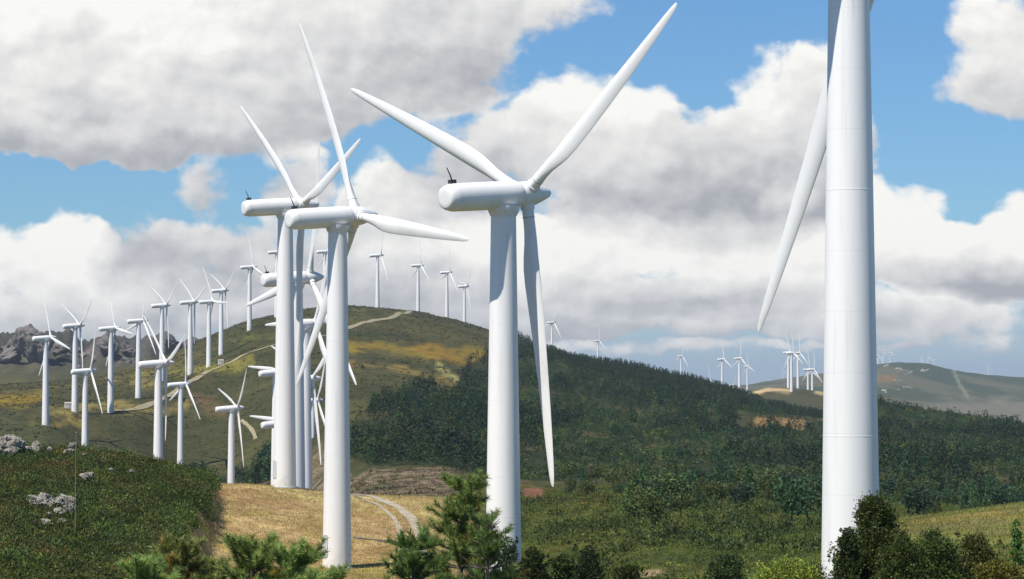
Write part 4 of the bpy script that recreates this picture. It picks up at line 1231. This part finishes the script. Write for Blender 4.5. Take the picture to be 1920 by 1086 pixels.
for (x, y, rx, ry, wt, lb) in CL:
    cu = x / 100; cv = (720 - y) / 100
    q = nd(nt, 'ShaderNodeVectorMath', operation='MULTIPLY_ADD'); nt.links.new(wp.outputs[0], q.inputs[0])
    ix, iy = 100 / rx, 100 / ry
    q.inputs[1].default_value = (ix, iy, 0); q.inputs[2].default_value = (-cu * ix, -cv * iy, 0)
    dt = nd(nt, 'ShaderNodeVectorMath', operation='DOT_PRODUCT'); nt.links.new(q.outputs[0], dt.inputs[0]); nt.links.new(q.outputs[0], dt.inputs[1])
    v = mth(nt, 'MULTIPLY_ADD', dt.outputs['Value'], -.62 * wt, wt); v = mth(nt, 'MAXIMUM', v, 0.)
    sy = nd(nt, 'ShaderNodeSeparateXYZ'); nt.links.new(q.outputs[0], sy.inputs[0])
    lv = mth(nt, 'MULTIPLY', v, mth(nt, 'MULTIPLY_ADD', sy.outputs[1], .24, lb))
    tot = v if tot is None else mth(nt, 'ADD', tot, v)
    lit = lv if lit is None else mth(nt, 'ADD', lit, lv)
mp = nd(nt, 'ShaderNodeMapping'); nt.links.new(pv, mp.inputs[0]); mp.inputs['Scale'].default_value = (1, 1.25, 1)
n1 = noise(nt, mp.outputs[0], .95, 9, .55, .1)
n0 = noise(nt, mp.outputs[0], .8, 4, .5, .0)
mp2 = nd(nt, 'ShaderNodeMapping'); nt.links.new(pv, mp2.inputs[0]); mp2.inputs['Scale'].default_value = (1, 1.25, 1); mp2.inputs['Location'].default_value = (-.14, .24, 0)
n2 = noise(nt, mp2.outputs[0], .8, 4, .5, .0)
den = mth(nt, 'ADD', tot, mth(nt, 'MULTIPLY_ADD', n1, 1.7, -.85))
# elsewhere in the sky: scattered cloud
outm = mapr(nt, Vv, 7.6, 11., 0., -.45)
den = mth(nt, 'ADD', den, outm)
alpha = mapr(nt, den, .40, .84)
relief = mth(nt, 'MULTIPLY', mth(nt, 'SUBTRACT', n0, n2), 1.2)
relief = mth(nt, 'ADD', relief, mth(nt, 'MULTIPLY_ADD', n1, .85, -.42))
shade = mth(nt, 'ADD', mth(nt, 'MULTIPLY', mth(nt, 'DIVIDE', lit, mth(nt, 'MAXIMUM', tot, .5)), 1.7), relief)
shade = mth(nt, 'ADD', shade, mapr(nt, den, .4, 1.6, .16, .0, False))
cr = nd(nt, 'ShaderNodeValToRGB')
nt.links.new(mapr(nt, shade, -.45, .62, 0, 1, False), cr.inputs[0])
for e_ in list(cr.color_ramp.elements)[1:]: cr.color_ramp.elements.remove(e_)
stops = [(0., lin(164, 166, 172)), (.3, lin(187, 188, 191)), (.52, lin(206, 206, 207)), (.75, lin(222, 221, 219)), (1., lin(238, 237, 233))]
for i, (ps, c_) in enumerate(stops):
    e_ = cr.color_ramp.elements[0] if i == 0 else cr.color_ramp.elements.new(ps)
    e_.position = ps; e_.color = (*(c_ / STR), 1)
# colour ramps clamp nothing, but keep values moderate: scale after the ramp
for e_ in cr.color_ramp.elements: e_.color = (e_.color[0] * STR, e_.color[1] * STR, e_.color[2] * STR, 1)
sc10 = nd(nt, 'ShaderNodeVectorMath', operation='SCALE'); nt.links.new(cr.outputs[0], sc10.inputs[0]); sc10.inputs['Scale'].default_value = 1 / STR
tint = mixc(nt, 1., sky.outputs[0], (.47, .70, .94), 'MULTIPLY')
lowh = mixc(nt, mapr(nt, Vv, 0., 3.2, .75, 0.), tint, tuple(lin(168, 184, 202) / STR))
final = mixc(nt, alpha, lowh, sc10.outputs[0])
nt.links.new(final, bg.inputs['Color']); bg.inputs['Strength'].default_value = STR

sl = bpy.data.lights.new('sun', 'SUN'); sl.energy = 5.0; sl.angle = R(.5); sl.color = (1., .95, .865)
so = bpy.data.objects.new('sun', sl); COL.objects.link(so)
sd = Vector((math.sin(R(SUN_AZ)) * math.cos(R(SUN_EL)), math.cos(R(SUN_AZ)) * math.cos(R(SUN_EL)), math.sin(R(SUN_EL))))
so.rotation_euler = (-sd).to_track_quat('-Z', 'Y').to_euler(); so.location = sd * 300

# ------------------------------------------------------------------ haze
HAZE = 5.2e-5
if HAZE:
    zlo = float(GZ.min()) - 1.5; zhi = max(float(GZ.max()), max(t['base'].z + HUB + 22 for t in TURB)) + 6
    b = MB(); yl = 15800; b.box((0, yl / 2 - 60, (zlo + zhi) / 2), (9500, yl / 2 + 60, (zhi - zlo) / 2))
    m = bpy.data.materials.new('air'); m.use_nodes = True; n_ = m.node_tree
    n_.nodes.remove(n_.nodes['Principled BSDF'])
    pvn = n_.nodes.new('ShaderNodeVolumePrincipled'); pvn.inputs['Color'].default_value = (.72, .84, .97, 1); pvn.inputs['Density'].default_value = HAZE; pvn.inputs['Anisotropy'].default_value = .2
    n_.links.new(pvn.outputs[0], n_.nodes['Material Output'].inputs['Volume'])
    tag(link('haze', b.mesh('haze', m, False)), 'thin blue haze over the far hills', 'haze', kind='stuff')

# ------------------------------------------------------------------ render settings
sc.view_settings.view_transform = 'Standard'; sc.view_settings.look = 'None'; sc.view_settings.exposure = .2; sc.view_settings.gamma = 1
sc.cycles.max_bounces = 5; sc.cycles.diffuse_bounces = 2; sc.cycles.glossy_bounces = 2; sc.cycles.transmission_bounces = 2; sc.cycles.transparent_max_bounces = 4; sc.cycles.volume_bounces = 0
sc.cycles.use_denoising = True
